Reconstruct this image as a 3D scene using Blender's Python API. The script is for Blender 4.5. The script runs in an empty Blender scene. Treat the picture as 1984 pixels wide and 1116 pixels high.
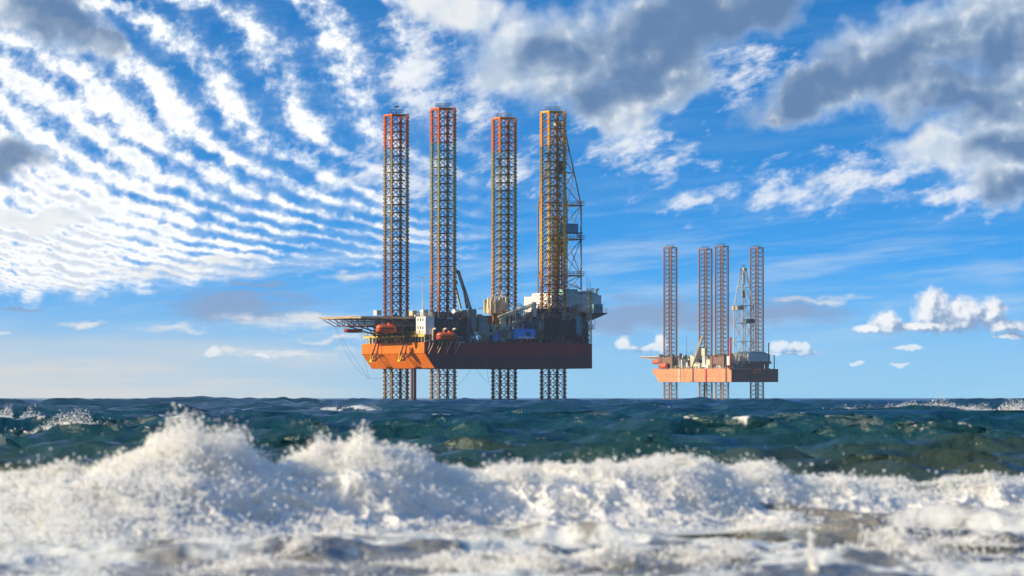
import bpy, bmesh, math, random
import numpy as np
from mathutils import Vector, Matrix
R = math.radians
sc = bpy.context.scene
COL = sc.collection

# ---------------------------------------------------------------- camera
F_PX = 8904.0            # focal length in photo pixels (photo 1984 x 1116)
CX, HY = 992.0, 769.0    # photo column of the optical axis, photo row of the horizon
CAM_H = 1.25
cam_d = bpy.data.cameras.new('camera'); cam = bpy.data.objects.new('camera', cam_d); COL.objects.link(cam)
cam_d.sensor_width = 36.0; cam_d.lens = 36.0*F_PX/1984.0
cam_d.clip_start = 0.5; cam_d.clip_end = 40000
cam.location = (0, 0, CAM_H)
cam.rotation_euler = (R(90)+math.atan((HY-558.0)/F_PX), 0, 0)
cam_d.dof.use_dof = True; cam_d.dof.focus_distance = 1300.0; cam_d.dof.aperture_fstop = 4.2
sc.camera = cam
sc.view_settings.view_transform = 'Standard'; sc.view_settings.look = 'None'
sc.view_settings.exposure = 0.35; sc.view_settings.gamma = 1.0
sc.view_settings.use_curve_mapping = False
sc.cycles.use_denoising = True
sc.cycles.use_adaptive_sampling = True; sc.cycles.adaptive_threshold = 0.02; sc.cycles.adaptive_min_samples = 8
sc.cycles.max_bounces = 8; sc.cycles.diffuse_bounces = 6; sc.cycles.volume_bounces = 1
sc.cycles.transparent_max_bounces = 8

# ---------------------------------------------------------------- sun and sky
SUN_EL, SUN_AZ = R(22), R(249)      # azimuth clockwise from +Y
sun_dir = Vector((math.sin(SUN_AZ)*math.cos(SUN_EL), math.cos(SUN_AZ)*math.cos(SUN_EL), math.sin(SUN_EL)))
sun_d = bpy.data.lights.new('sun', 'SUN'); sun = bpy.data.objects.new('sun', sun_d); COL.objects.link(sun)
sun_d.energy = 5.0; sun_d.angle = R(0.5); sun_d.color = (1.0, 0.84, 0.58)
sun.rotation_euler = (-sun_dir).to_track_quat('-Z', 'Y').to_euler()
sun.location = (-60, -10, 40)

world = bpy.data.worlds.new('World'); sc.world = world; world.use_nodes = True
try:
    world.cycles.sampling_method = 'MANUAL'; world.cycles.sample_map_resolution = 512
except Exception: pass
NT = world.node_tree; NT.nodes.clear()

class E:
    """a scalar socket of a node tree with arithmetic"""
    def __init__(s, v): s.v = v
    def _m(op):
        def f(s, o): return math_node(op, s, o)
        return f
    __add__ = _m('ADD'); __sub__ = _m('SUBTRACT'); __mul__ = _m('MULTIPLY'); __truediv__ = _m('DIVIDE')
    def __radd__(s, o): return math_node('ADD', o, s)
    def __rsub__(s, o): return math_node('SUBTRACT', o, s)
    def __rmul__(s, o): return math_node('MULTIPLY', o, s)
    def __neg__(s): return math_node('MULTIPLY', s, -1.0)
def setin(nt, sock, x):
    if isinstance(x, E): x = x.v
    if isinstance(x, (int, float)): sock.default_value = float(x)
    elif isinstance(x, (tuple, list)): sock.default_value = x
    else: nt.links.new(x, sock)
def math_node(op, a, b=0.0, c=0.0, clamp=False):
    n = NT.nodes.new('ShaderNodeMath'); n.operation = op; n.use_clamp = clamp
    setin(NT, n.inputs[0], a); setin(NT, n.inputs[1], b); setin(NT, n.inputs[2], c)
    return E(n.outputs[0])
def mx(a, b): return math_node('MAXIMUM', a, b)
def mn(a, b): return math_node('MINIMUM', a, b)
def smax(a, b, k=0.25): return math_node('SMOOTH_MAX', a, b, k)
def clamp01(a): return math_node('ADD', a, 0.0, clamp=True)
def sstep(a, b, x):
    n = NT.nodes.new('ShaderNodeMapRange'); n.interpolation_type = 'SMOOTHSTEP'; n.clamp = True
    setin(NT, n.inputs[0], x); n.inputs[1].default_value = a; n.inputs[2].default_value = b
    n.inputs[3].default_value = 0; n.inputs[4].default_value = 1
    return E(n.outputs[0])
def comb(x, y, z=0.0):
    n = NT.nodes.new('ShaderNodeCombineXYZ')
    for i, q in enumerate((x, y, z)): setin(NT, n.inputs[i], q)
    return n.outputs[0]
def noise(x, y, scale=1.0, detail=6, rough=0.55, z=0.0, lac=2.0, dist=0.0):
    n = NT.nodes.new('ShaderNodeTexNoise'); n.noise_dimensions = '2D'
    NT.links.new(comb(x+z*13.7, y+z*7.3), n.inputs['Vector'])
    n.inputs['Scale'].default_value = scale; n.inputs['Detail'].default_value = detail
    n.inputs['Roughness'].default_value = rough; n.inputs['Lacunarity'].default_value = lac
    n.inputs['Distortion'].default_value = dist
    return E(n.outputs[0])
def mixc(f, a, b):
    n = NT.nodes.new('ShaderNodeMix'); n.data_type = 'RGBA'
    setin(NT, n.inputs[0], f); setin(NT, n.inputs[6], a); setin(NT, n.inputs[7], b)
    return n.outputs[2]
def S(r, g, b):     # sRGB 0..255 -> linear colour
    f = lambda c: (c/255/12.92) if c <= 10.3 else ((c/255+0.055)/1.055)**2.4
    return (f(r), f(g), f(b), 1.0)
def vmath(op, *a):
    n = NT.nodes.new('ShaderNodeVectorMath'); n.operation = op
    for q, x in zip(n.inputs, a): setin(NT, q, x)
    return n.outputs[1] if op in ('LENGTH', 'DOT_PRODUCT') else n.outputs[0]
def blobs(X, Y, L, k=0.2):
    """soft union of ellipses (cx, cy, rx, ry, tilt); 1 in a centre, 0 on an outline"""
    vs = {}; d = None
    for e in L:
        cx, cy, rx, ry = e[:4]; rot = e[4] if len(e) > 4 else 0
        c, s_ = math.cos(R(rot)), math.sin(R(rot))
        if rot not in vs: vs[rot] = comb(X*c+Y*s_, Y*c-X*s_) if rot else comb(X, Y)
        kx, ky = cx*c+cy*s_, cy*c-cx*s_
        q = E(vmath('LENGTH', vmath('MULTIPLY_ADD', vs[rot], (1/rx, 1/ry, 0), (-kx/rx, -ky/ry, 0))))
        d = q if d is None else math_node('SMOOTH_MIN', d, q, k)
    return (1.0-mn(d, 3.0))*1.5

tc = NT.nodes.new('ShaderNodeTexCoord'); sep = NT.nodes.new('ShaderNodeSeparateXYZ')
NT.links.new(tc.outputs['Generated'], sep.inputs[0])
dx_, dy_, dz_ = (E(o) for o in sep.outputs)
az = math_node('ARCTAN2', dx_, dy_); el = math_node('ARCSINE', dz_)
# sky coordinates: azimuth and elevation in units of 100 photo pixels (0.64 degrees), Y downwards, horizon at 7.69
X = az*(F_PX/100)+CX/100
Y = HY/100-el*(F_PX/100)
# clear sky: the Nishita sky, its elevations drawn together towards the horizon as in the photograph
el2 = math_node('TANH', mx(el, 0.0)*5.2)*1.35+0.16
ce = math_node('COSINE', el2)
hl = math_node('SQRT', dx_*dx_+dy_*dy_+1e-6)
sk = NT.nodes.new('ShaderNodeTexSky'); sk.sky_type = 'NISHITA'; sk.sun_disc = False
sk.sun_elevation = SUN_EL; sk.sun_rotation = SUN_AZ
sk.air_density = 1.0; sk.dust_density = 0.6; sk.ozone_density = 2.0
NT.links.new(comb(dx_/hl*ce, dy_/hl*ce, math_node('SINE', el2)), sk.inputs[0])
hs = NT.nodes.new('ShaderNodeHueSaturation'); hs.inputs['Saturation'].default_value = 1.30; hs.inputs['Value'].default_value = 1.0
NT.links.new(sk.outputs[0], hs.inputs['Color'])
SKY_K = 0.15
sclr = NT.nodes.new('ShaderNodeVectorMath'); sclr.operation = 'MULTIPLY'
NT.links.new(hs.outputs[0], sclr.inputs[0]); sclr.inputs[1].default_value = (0.24, 1.15, 1.40)
col = sclr.outputs[0]
inv = 0.82/SKY_K
def W(r, g, b, k=1.0):
    c = S(r, g, b); return (c[0]*inv*k, c[1]*inv*k, c[2]*inv*k, 1)

# air pales and whitens towards the horizon, a little warmer on the sunward side
col = mixc(sstep(4.8, 7.7, Y)*0.72, col, W(164, 200, 222))
col = mixc(sstep(5.8, 7.6, Y)*sstep(12.0, -2.0, X)*0.75, col, W(216, 216, 210))
# shared noises
nA = noise(X, Y, 0.8, 3, 0.5, 1.3)                  # broad
nB = noise(X, Y, 2.0, 7, 0.60, 7.7)                 # billows
nC = noise(X, Y, 6.0, 5, 0.6, 3.1)                  # fine
nW1 = noise(X, Y, 1.3, 5, 0.58, 11.0); nW2 = noise(X, Y, 1.3, 5, 0.58, 23.0)
wx = (nW1-0.5); wy = (nW2-0.5)

# -- high veil of cirrus, thin and stretched, rising a little to the right
ci = noise(X*0.10+Y*0.02, Y+X*0.09, 2.6, 6, 0.62, 5.0)
veil = sstep(0.40, 0.85, ci)*(sstep(3.2, 5.2, Y)*sstep(7.2, 6.0, Y)*0.42+0.10)
col = mixc(veil, col, W(206, 224, 238))
# pale layered haze cloud low on the left
ly = noise(X*0.10, Y*1.1, 2.6, 6, 0.6, 9.0)
low = sstep(6.35, 7.0, Y)*sstep(9.5, 3.0, X)
col = mixc(clamp01(sstep(0.35, 0.72, ly)*0.75+0.2)*low*0.75, col, W(226, 222, 216))

# -- banded altocumulus
calm = 1.0-sstep(2.8, 4.4, Y)*0.62
Xp = X+wx*0.75+(nC-0.5)*0.10; Yp = Y+wy*calm*0.60+(nC-0.5)*0.10
cf = (2.433469, 2.623659, -0.710525, 0.131529, -0.29724, -0.358512, 0.033369, -0.025592, 0.011709, 0.000877)
Xq = mn(mx(Xp, -1.5), 10.0); Yq = mn(mx(Yp, -1.5), 6.0)
ph = None; k = 0
for i in range(4):
    for j in range(4-i):
        t = cf[k]; k += 1
        e = None
        for q in [Xq]*i+[Yq]*j: e = q if e is None else e*q
        e = t if e is None else e*t
        ph = e if ph is None else e+ph
band = math_node('COSINE', ph*(2*math.pi))
bias = sstep(7.6, -0.5, X)*0.86*sstep(-1.0, 3.2, Y)+(nA-0.5)*1.5+sstep(3.0, 4.4, Y)*sstep(5.0, 1.5, X)*0.40
reg = sstep(10.3, 6.8, X)*sstep(5.55, 5.0, Y+(X-3.0)*0.06+wy*1.2-sstep(5.0, 2.6, X)*0.25)
rip = noise(X*0.75+Y*0.55, Y*1.0-X*0.35, 3.2, 6, 0.58, 17.0)
den = band*(0.34+0.30*nA)+bias+(nB-0.5)*1.4+(rip-0.5)*1.7+(nC-0.5)*0.8-0.10-sstep(-1.0, -5.0, Y)*0.45
alto = clamp01(sstep(-0.42, 1.05, den)*1.04+sstep(-1.3, 0.5, den)*sstep(0.35, 0.65, nW1)*0.22)*reg
shade = sstep(0.9, 2.0, den+(nB-0.5)*1.2)
alto_c = mixc(shade*sstep(6.0, 0.5, X)*0.8, W(250, 250, 250, 1.12), W(196, 210, 226))
alto_c = mixc(sstep(0.9, 0.0, den)*0.55, alto_c, W(204, 226, 248))
alto_c = mixc(sstep(0.50, 0.30, rip)*0.35, alto_c, W(196, 216, 238))
col = mixc(alto*0.97, col, alto_c)

# -- thin altocumulus patches elsewhere: streaked, leaning up to the right
st = noise(X*0.52-Y*0.30, Y*1.3+X*0.52, 2.0, 7, 0.62, 31.0)
P = [(15.9, 3.55, 2.7, 0.55, -6), (12.3, 2.7, 1.5, 0.8, 30), (14.4, 1.35, 1.1, 0.7), (11.7, 3.1, 0.6, 0.45),
     (9.3, 2.1, 0.7, 0.6), (8.1, 1.3, 0.9, 1.1), (13.6, 3.9, 0.8, 0.25), (18.6, 3.7, 1.4, 0.45), (7.5, 3.4, 1.6, 0.6), (10.0, 3.3, 0.8, 0.5)]
pm = blobs(X+wx*0.9, Y+wy*0.7, P)
gen = sstep(-1.0, -8.0, Y)*0.42
pd = mx(mx(pm, -2.0)*0.55, gen-0.75)+(st-0.5)*3.0+(nC-0.5)*0.6-0.10
col = mixc(sstep(-0.15, 1.1, pd)*0.88, col, W(240, 244, 249))

# -- heavy grey clouds
G = [(10.15, 0.85, 1.0, 0.75), (11.3, 1.25, 1.6, 1.0), (12.7, 0.75, 2.0, 1.05, -20), (14.3, 0.10, 1.6, 0.60, -20), (11.9, 2.05, 0.9, 0.5),
     (8.7, 0.25, 0.9, 0.45), (9.8, 1.45, 0.6, 0.4), (12.9, 1.5, 1.0, 0.55, -20),
     (16.0, 1.75, 1.6, 0.50, -20), (17.6, 1.0, 2.0, 0.75, -20), (19.6, 0.7, 1.7, 1.0), (18.0, 1.75, 1.7, 0.5), (19.5, 2.0, 1.1, 0.9),
     (19.2, 2.8, 1.15, 0.85), (18.2, 2.8, 0.9, 0.5), (19.6, 3.5, 0.95, 0.5), (14.95, 2.2, 0.5, 0.25, -20),
     (0.7, 0.2, 1.5, 0.65, 30), (1.7, 0.75, 0.8, 0.38, 30), (0.0, 3.15, 0.8, 0.36), (0.4, 4.25, 1.3, 0.22)]
sx_ = noise(X, Y, 0.9, 2, 0.5, 91.0)-0.5; sy_ = noise(X, Y, 0.9, 2, 0.5, 97.0)-0.5
gx = X+sx_*1.3+wx*0.25; gy = Y+sy_*0.9+wy*0.22
gd = blobs(gx, gy, G, 0.25)
gd = mx(gd, sstep(-1.5, -9.0, Y)*2.3+(nA-0.62)*5.0-2.8)
gde = gd+(nB-0.5)*1.0+(nA-0.5)*0.6+0.14
galpha = sstep(-0.35, 0.85, gde)
DK = [(13.6, 0.45, 2.3, 0.9, -20), (12.1, 1.6, 1.4, 0.5, -20), (14.9, -0.1, 1.3, 0.6), (10.8, 1.1, 0.9, 0.35), (17.0, 1.35, 2.4, 0.42, -20), (15.5, 2.0, 0.9, 0.3, -20),
      (19.2, 1.2, 1.5, 0.4, -20), (18.8, 1.95, 1.2, 0.35), (19.9, 3.7, 0.8, 0.28), (19.5, 2.8, 0.8, 0.3), (1.4, 0.3, 1.3, 0.55, 30), (0.1, 3.2, 0.8, 0.33)]
dk = blobs(gx+(nA-0.5)*0.8, gy, DK, 0.3)
# light comes from the left: compare the cloud with itself a little further towards the light
relief = (noise(X, Y, 1.5, 3, 0.5, 71.0)-noise(X-0.16, Y-0.12, 1.5, 3, 0.5, 71.0))*3.0+(nB-0.5)*0.45
gcol = mixc(sstep(-1.5, 1.2, dk+(nA-0.5)*0.8+(nB-0.5)*0.2-relief*0.55), W(206, 220, 234), W(98, 130, 170))
gcol = mixc(sstep(0.15, 1.3, relief-dk*0.40)*0.85, gcol, W(244, 244, 243))
gcol = mixc(sstep(0.8, 0.0, gde)*0.35, gcol, W(214, 228, 242))
col = mixc(galpha*0.93, col, gcol)

# -- grey lens clouds and stratus streaks low over the sea
lx = X+wx*1.2; lyy = Y+wy*0.42
lst = noise(X*0.30, Y*1.9, 2.6, 6, 0.62, 41.0)
ld = blobs(lx, lyy, [(4.75, 5.95, 1.3, 0.30), (12.6, 6.15, 1.9, 0.32), (15.4, 6.05, 1.0, 0.25), (4.9, 5.52, 0.7, 0.05), (0.4, 5.98, 0.4, 0.04)])
col = mixc(sstep(-0.7, 1.0, ld+(lst-0.5)*2.6)*0.85, col, W(132, 160, 200))
wd = blobs(lx, lyy, [(5.75, 6.22, 1.1, 0.15), (3.6, 6.36, 0.7, 0.08), (1.65, 6.33, 0.36, 0.05), (6.4, 6.58, 0.7, 0.05), (0.0, 6.44, 0.2, 0.04),
                     (6.9, 5.32, 1.0, 0.07), (15.9, 5.82, 0.7, 0.07), (4.5, 5.1, 1.3, 0.15), (3.4, 5.28, 1.4, 0.16), (5.5, 6.85, 1.4, 0.08)])
col = mixc(sstep(-0.7, 2.0, wd+(lst-0.5)*4.6+(nC-0.5)*0.8)*0.85, col, W(238, 237, 236))

# -- cumulus low over the sea: billowed tops, flat bases, lit from the left
CU = [(18.05, 6.0, 0.40, 0.42), (17.15, 6.24, 0.32, 0.26), (16.85, 6.37, 0.36, 0.10), (18.6, 6.10, 0.5, 0.36), (19.2, 6.12, 0.32, 0.32), (19.5, 6.34, 0.42, 0.12), (17.9, 6.33, 1.1, 0.12),
      (12.1, 6.64, 0.15, 0.17), (12.45, 6.75, 0.40, 0.07), (12.8, 6.65, 0.15, 0.2), (15.1, 6.70, 0.22, 0.14), (15.45, 6.74, 0.25, 0.12), (15.4, 6.84, 0.6, 0.05),
      (17.55, 6.73, 0.32, 0.06), (19.55, 6.53, 0.32, 0.08), (16.6, 7.04, 0.16, 0.05), (17.4, 7.05, 0.18, 0.05), (4.1, 6.84, 0.17, 0.09), (5.1, 6.92, 0.15, 0.05), (14.75, 6.87, 0.2, 0.04)]
w1 = noise(X, Y, 2.4, 7, 0.55, 51.0); w2 = noise(X, Y, 2.4, 7, 0.55, 63.0)
cd = blobs(X+(w1-0.5)*0.30, Y+(w2-0.5)*0.26, CU, 0.25)
cdl = blobs(X-0.22+(w1-0.5)*0.5, Y-0.16+(w2-0.5)*0.35, CU[:13], 0.3)
bil = (noise(X, Y, 2.8, 3, 0.5, 83.0)-noise(X-0.09, Y-0.08, 2.8, 3, 0.5, 83.0))
ca = sstep(-0.32, 0.62, cd+(nC-0.5)*0.85)*(1.0-sstep(6.45, 6.9, Y)*0.38)
lit = clamp01((cd-cdl)*0.40+bil*1.5+0.40-sstep(0.0, 0.5, Y-6.30+(w1-0.5)*0.4)*sstep(6.55, 6.45, Y)*0.35)
cc = mixc(sstep(0.12, 0.80, lit), W(132, 162, 202), W(250, 250, 250, 1.04))
col = mixc(ca*0.94, col, cc)

bg = NT.nodes.new('ShaderNodeBackground'); NT.links.new(col, bg.inputs[0]); bg.inputs[1].default_value = SKY_K
wo = NT.nodes.new('ShaderNodeOutputWorld'); NT.links.new(bg.outputs[0], wo.inputs[0])

# ---------------------------------------------------------------- mesh helpers
class MB:
    def __init__(s): s.v = []; s.f = []
    def add(s, vs, fs):
        o = len(s.v); s.v += [tuple(p) for p in vs]; s.f += [tuple(i+o for i in f) for f in fs]; return s
    def box(s, x0, x1, y0, y1, z0, z1):
        if x0 > x1: x0, x1 = x1, x0
        if y0 > y1: y0, y1 = y1, y0
        if z0 > z1: z0, z1 = z1, z0
        return s.add([(x, y, z) for z in (z0, z1) for y in (y0, y1) for x in (x0, x1)],
                     [(0, 2, 3, 1), (4, 5, 7, 6), (0, 1, 5, 4), (2, 6, 7, 3), (0, 4, 6, 2), (1, 3, 7, 5)])
    def tube(s, p, q, r, n=6, r2=None, cap=True):
        p, q = Vector(p), Vector(q); d = (q-p)
        if d.length < 1e-6: return s
        d.normalize(); u = d.orthogonal().normalized(); w = d.cross(u)
        r2 = r if r2 is None else r2
        vs = []
        for c, rr in ((p, r), (q, r2)):
            for i in range(n):
                t = 2*math.pi*(i+0.5)/n; vs.append(c+u*math.cos(t)*rr+w*math.sin(t)*rr)
        fs = [(i, (i+1) % n, n+(i+1) % n, n+i) for i in range(n)]
        if cap: fs += [tuple(range(n-1, -1, -1)), tuple(range(n, 2*n))]
        return s.add(vs, fs)
    def beam(s, p, q, w, h):
        """rectangular beam from p to q, width w (horizontal), height h"""
        p, q = Vector(p), Vector(q); d = (q-p).normalized()
        u = d.cross(Vector((0, 0, 1)))
        u = Vector((1, 0, 0)) if u.length < 1e-4 else u.normalized()
        n = u.cross(d).normalized()
        vs = [c+u*(i*w/2)+n*(j*h/2) for c in (p, q) for (i, j) in ((-1, -1), (1, -1), (1, 1), (-1, 1))]
        return s.add(vs, [(3, 2, 1, 0), (4, 5, 6, 7), (0, 1, 5, 4), (1, 2, 6, 5), (2, 3, 7, 6), (3, 0, 4, 7)])
    def prism(s, poly, axis, t0, t1):
        """polygon (list of 2D points) extruded along axis 'x','y','z' from t0 to t1"""
        n = len(poly)
        mk = {'x': lambda p, t: (t, p[0], p[1]), 'y': lambda p, t: (p[0], t, p[1]), 'z': lambda p, t: (p[0], p[1], t)}[axis]
        vs = [mk(p, t) for t in (t0, t1) for p in poly]
        fs = [(i, (i+1) % n, n+(i+1) % n, n+i) for i in range(n)]+[tuple(range(n-1, -1, -1)), tuple(range(n, 2*n))]
        return s.add(vs, fs)
    def rail(s, pts, h=1.1, r=0.05, step=1.6):
        for p, q in zip(pts[:-1], pts[1:]):
            p, q = Vector(p), Vector(q); L = (q-p).length; n = max(1, round(L/step))
            for i in range(n+1):
                c = p.lerp(q, i/n); s.tube(c, c+Vector((0, 0, h)), r, 4)
            for k in (0.5, 1.0): s.tube(p+Vector((0, 0, h*k)), q+Vector((0, 0, h*k)), r, 4)
        return s
    def mesh(s, name, m, smooth=False):
        me = bpy.data.meshes.new(name); me.from_pydata(s.v, [], s.f)
        bm = bmesh.new(); bm.from_mesh(me); bmesh.ops.recalc_face_normals(bm, faces=bm.faces); bm.to_mesh(me); bm.free()
        me.materials.append(m)
        if smooth: me.shade_smooth()
        return me
    def build(s, name, m, parent=None, smooth=False, kind=None):
        return link(name, s.mesh(name, m, smooth), parent, kind)
def islands(mb):
    """the connected pieces of a collected mesh, each as a mesh of its own"""
    par = list(range(len(mb.v)))
    def find(i):
        while par[i] != i: par[i] = par[par[i]]; i = par[i]
        return i
    for f in mb.f:
        r = find(f[0])
        for i in f[1:]: par[find(i)] = r
    out = {}
    for f in mb.f: out.setdefault(find(f[0]), []).append(f)
    res = []
    for fs in out.values():
        ids = sorted({i for f in fs for i in f}); mp = {i: k for k, i in enumerate(ids)}; q = MB()
        q.v = [mb.v[i] for i in ids]; q.f = [tuple(mp[i] for i in f) for f in fs]; res.append(q)
    return res
def each(mb, name, m, parent): return [q.build(name, m, parent) for q in islands(mb)]
def link(name, me, parent=None, kind=None, loc=None):
    o = bpy.data.objects.new(name, me); COL.objects.link(o); o.parent = parent
    if kind: o['kind'] = kind
    if loc is not None: o.location = loc
    return o
def empty(name, loc, rz=0.0):
    o = bpy.data.objects.new(name, None); COL.objects.link(o); o.location = loc; o.rotation_euler = (0, 0, rz); o.empty_display_size = 2
    return o
def tag(o, label, cat, group=None, kind=None):
    o['label'] = label; o['category'] = cat
    if group: o['group'] = group
    if kind: o['kind'] = kind
    return o

# ---------------------------------------------------------------- materials
def mat(name, c, rough=0.55, rust=0.25, rustc=(0.16, 0.06, 0.03), scale=0.6, metal=0.0, spec=0.35):
    """weathered paint: base colour, patches and downward streaks of rust and grime"""
    m = bpy.data.materials.new(name); m.use_nodes = True; nt = m.node_tree; b = nt.nodes['Principled BSDF']
    b.inputs['Roughness'].default_value = rough; b.inputs['Metallic'].default_value = metal
    b.inputs['Specular IOR Level'].default_value = spec
    tc = nt.nodes.new('ShaderNodeTexCoord'); mp = nt.nodes.new('ShaderNodeMapping'); mp.inputs['Scale'].default_value = (1, 1, 0.25)
    nt.links.new(tc.outputs['Object'], mp.inputs[0])
    n1 = nt.nodes.new('ShaderNodeTexNoise'); n1.inputs['Scale'].default_value = scale; n1.inputs['Detail'].default_value = 6; n1.inputs['Roughness'].default_value = 0.65
    nt.links.new(mp.outputs[0], n1.inputs[0])
    mr = nt.nodes.new('ShaderNodeMapRange'); mr.inputs[1].default_value = 0.45; mr.inputs[2].default_value = 0.75; mr.inputs[4].default_value = rust*2
    nt.links.new(n1.outputs[0], mr.inputs[0])
    n2 = nt.nodes.new('ShaderNodeTexNoise'); n2.inputs['Scale'].default_value = 0.35; n2.inputs['Detail'].default_value = 5
    nt.links.new(tc.outputs['Object'], n2.inputs[0])
    mv = nt.nodes.new('ShaderNodeMapRange'); mv.inputs[1].default_value = 0.3; mv.inputs[2].default_value = 0.7; mv.inputs[3].default_value = 0.78; mv.inputs[4].default_value = 1.12
    nt.links.new(n2.outputs[0], mv.inputs[0])
    vm = nt.nodes.new('ShaderNodeVectorMath'); vm.operation = 'SCALE'; vm.inputs[0].default_value = c[:3]; nt.links.new(mv.outputs[0], vm.inputs['Scale'])
    mix = nt.nodes.new('ShaderNodeMix'); mix.data_type = 'RGBA'
    nt.links.new(mr.outputs[0], mix.inputs[0]); nt.links.new(vm.outputs[0], mix.inputs[6]); mix.inputs[7].default_value = (*rustc, 1)
    nt.links.new(mix.outputs[2], b.inputs['Base Color'])
    return m
def leg_mat(name, stops, rust=0.38, dim=1.0):
    """leg paint: bands of different paint up the leg, worn through to rust"""
    m = bpy.data.materials.new(name); m.use_nodes = True; nt = m.node_tree; b = nt.nodes['Principled BSDF']
    b.inputs['Roughness'].default_value = 0.6; b.inputs['Specular IOR Level'].default_value = 0.3
    g = nt.nodes.new('ShaderNodeNewGeometry'); sp = nt.nodes.new('ShaderNodeSeparateXYZ'); nt.links.new(g.outputs['Position'], sp.inputs[0])
    n1 = nt.nodes.new('ShaderNodeTexNoise'); n1.inputs['Scale'].default_value = 0.22; n1.inputs['Detail'].default_value = 5; nt.links.new(g.outputs['Position'], n1.inputs[0])
    ma = nt.nodes.new('ShaderNodeMath'); ma.operation = 'MULTIPLY_ADD'; ma.inputs[1].default_value = 5.0; nt.links.new(n1.outputs[0], ma.inputs[0]); nt.links.new(sp.outputs[2], ma.inputs[2])
    mr = nt.nodes.new('ShaderNodeMapRange'); mr.inputs[1].default_value = 2.5; mr.inputs[2].default_value = 92.5
    tp = nt.nodes.new('ShaderNodeMapRange'); tp.inputs[1].default_value = 0; tp.inputs[2].default_value = 90
    nt.links.new(ma.outputs[0], mr.inputs[0])
    # the top band of fresh paint ends on a clean line
    cr = nt.nodes.new('ShaderNodeValToRGB'); el = cr.color_ramp.elements
    body = [s for s in stops if s[0] != 'top']; top = [s for s in stops if s[0] == 'top'][0]
    while len(el) < len(body): el.new(0.5)
    for e, (z, c) in zip(el, body): e.position = z/90; e.color = (*c, 1)
    nt.links.new(mr.outputs[0], cr.inputs[0])
    gt = nt.nodes.new('ShaderNodeMath'); gt.operation = 'GREATER_THAN'; gt.inputs[1].default_value = top[1]; nt.links.new(sp.outputs[2], gt.inputs[0])
    mt = nt.nodes.new('ShaderNodeMix'); mt.data_type = 'RGBA'; nt.links.new(gt.outputs[0], mt.inputs[0]); nt.links.new(cr.outputs[0], mt.inputs[6]); mt.inputs[7].default_value = (*top[2], 1)
    n2 = nt.nodes.new('ShaderNodeTexNoise'); n2.inputs['Scale'].default_value = 1.1; n2.inputs['Detail'].default_value = 6; n2.inputs['Roughness'].default_value = 0.7; nt.links.new(g.outputs['Position'], n2.inputs[0])
    r2 = nt.nodes.new('ShaderNodeMapRange'); r2.inputs[1].default_value = 0.46; r2.inputs[2].default_value = 0.66; r2.inputs[4].default_value = rust; nt.links.new(n2.outputs[0], r2.inputs[0])
    mx_ = nt.nodes.new('ShaderNodeMix'); mx_.data_type = 'RGBA'; nt.links.new(r2.outputs[0], mx_.inputs[0]); nt.links.new(mt.outputs[2], mx_.inputs[6]); mx_.inputs[7].default_value = (0.17, 0.055, 0.03, 1)
    if dim < 1.0:     # shade on the bracing painted in: its colour mixed towards near black
        gr = nt.nodes.new('ShaderNodeMix'); gr.data_type = 'RGBA'; gr.inputs[0].default_value = 1-dim
        nt.links.new(mx_.outputs[2], gr.inputs[6]); gr.inputs[7].default_value = (0.018, 0.018, 0.024, 1); mx_ = gr
    nt.links.new(mx_.outputs[2], b.inputs['Base Color'])
    return m
M = {}
M['bow'] = mat('orange_hull_paint', (0.74, 0.17, 0.004), 0.6, 0.2, (0.36, 0.10, 0.03), 0.35)
M['side'] = mat('stern_shade_maroon', (0.13, 0.032, 0.036), 0.7, 0.4, (0.05, 0.045, 0.05), 0.16)  # ends up on the far rig's stern: its shade put into the colour
M['salmon'] = mat('faded_orange_hull_paint', (0.74, 0.30, 0.14), 0.7, 0.18, (0.35, 0.14, 0.08), 0.3)
M['white'] = mat('white_paint', (0.78, 0.77, 0.72), 0.5, 0.10)
M['cream'] = mat('cream_paint', (0.72, 0.62, 0.42), 0.5, 0.18)
M['palegrey'] = mat('pale_grey_paint', (0.58, 0.60, 0.58), 0.55, 0.12)
M['green'] = mat('grey_green_paint', (0.24, 0.30, 0.25), 0.55, 0.2)
M['teal'] = mat('dark_teal_paint', (0.03, 0.085, 0.095), 0.55, 0.10)
M['navy'] = mat('dark_navy_paint', (0.016, 0.028, 0.042), 0.6, 0.10)
M['panel'] = mat('light_teal_paint', (0.20, 0.40, 0.42), 0.5, 0.08)
M['blue'] = mat('blue_container_paint', (0.012, 0.34, 0.85), 0.45, 0.06)
M['windwall'] = mat('teal_blue_sheeting', (0.06, 0.30, 0.46), 0.5, 0.1)
M['olive'] = mat('olive_container_paint', (0.11, 0.15, 0.09), 0.55, 0.2)
M['dark'] = mat('dark_grey_steel', (0.06, 0.06, 0.065), 0.55, 0.3)
M['steel'] = mat('grey_steel', (0.24, 0.24, 0.23), 0.5, 0.3)
M['darkbrown'] = mat('dark_brown_steel', (0.085, 0.04, 0.03), 0.7, 0.3)
M['rust'] = mat('rusty_steel', (0.22, 0.10, 0.055), 0.75, 0.4)
M['brown'] = mat('brown_paint', (0.24, 0.13, 0.09), 0.65, 0.3)
M['yellow'] = mat('yellow_paint', (0.75, 0.52, 0.03), 0.5, 0.12)
M['red'] = mat('red_paint', (0.55, 0.035, 0.04), 0.5, 0.08)
M['boat'] = mat('orange_lifeboat_glassfibre', (0.80, 0.12, 0.02), 0.35, 0.04)
M['boatred'] = mat('red_lifeboat_glassfibre', (0.66, 0.075, 0.02), 0.4, 0.06)
M['deck'] = mat('deck_plate', (0.14, 0.10, 0.08), 0.7, 0.3)
M['tan'] = mat('tan_deck_edge', (0.72, 0.50, 0.28), 0.6, 0.15)
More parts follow.
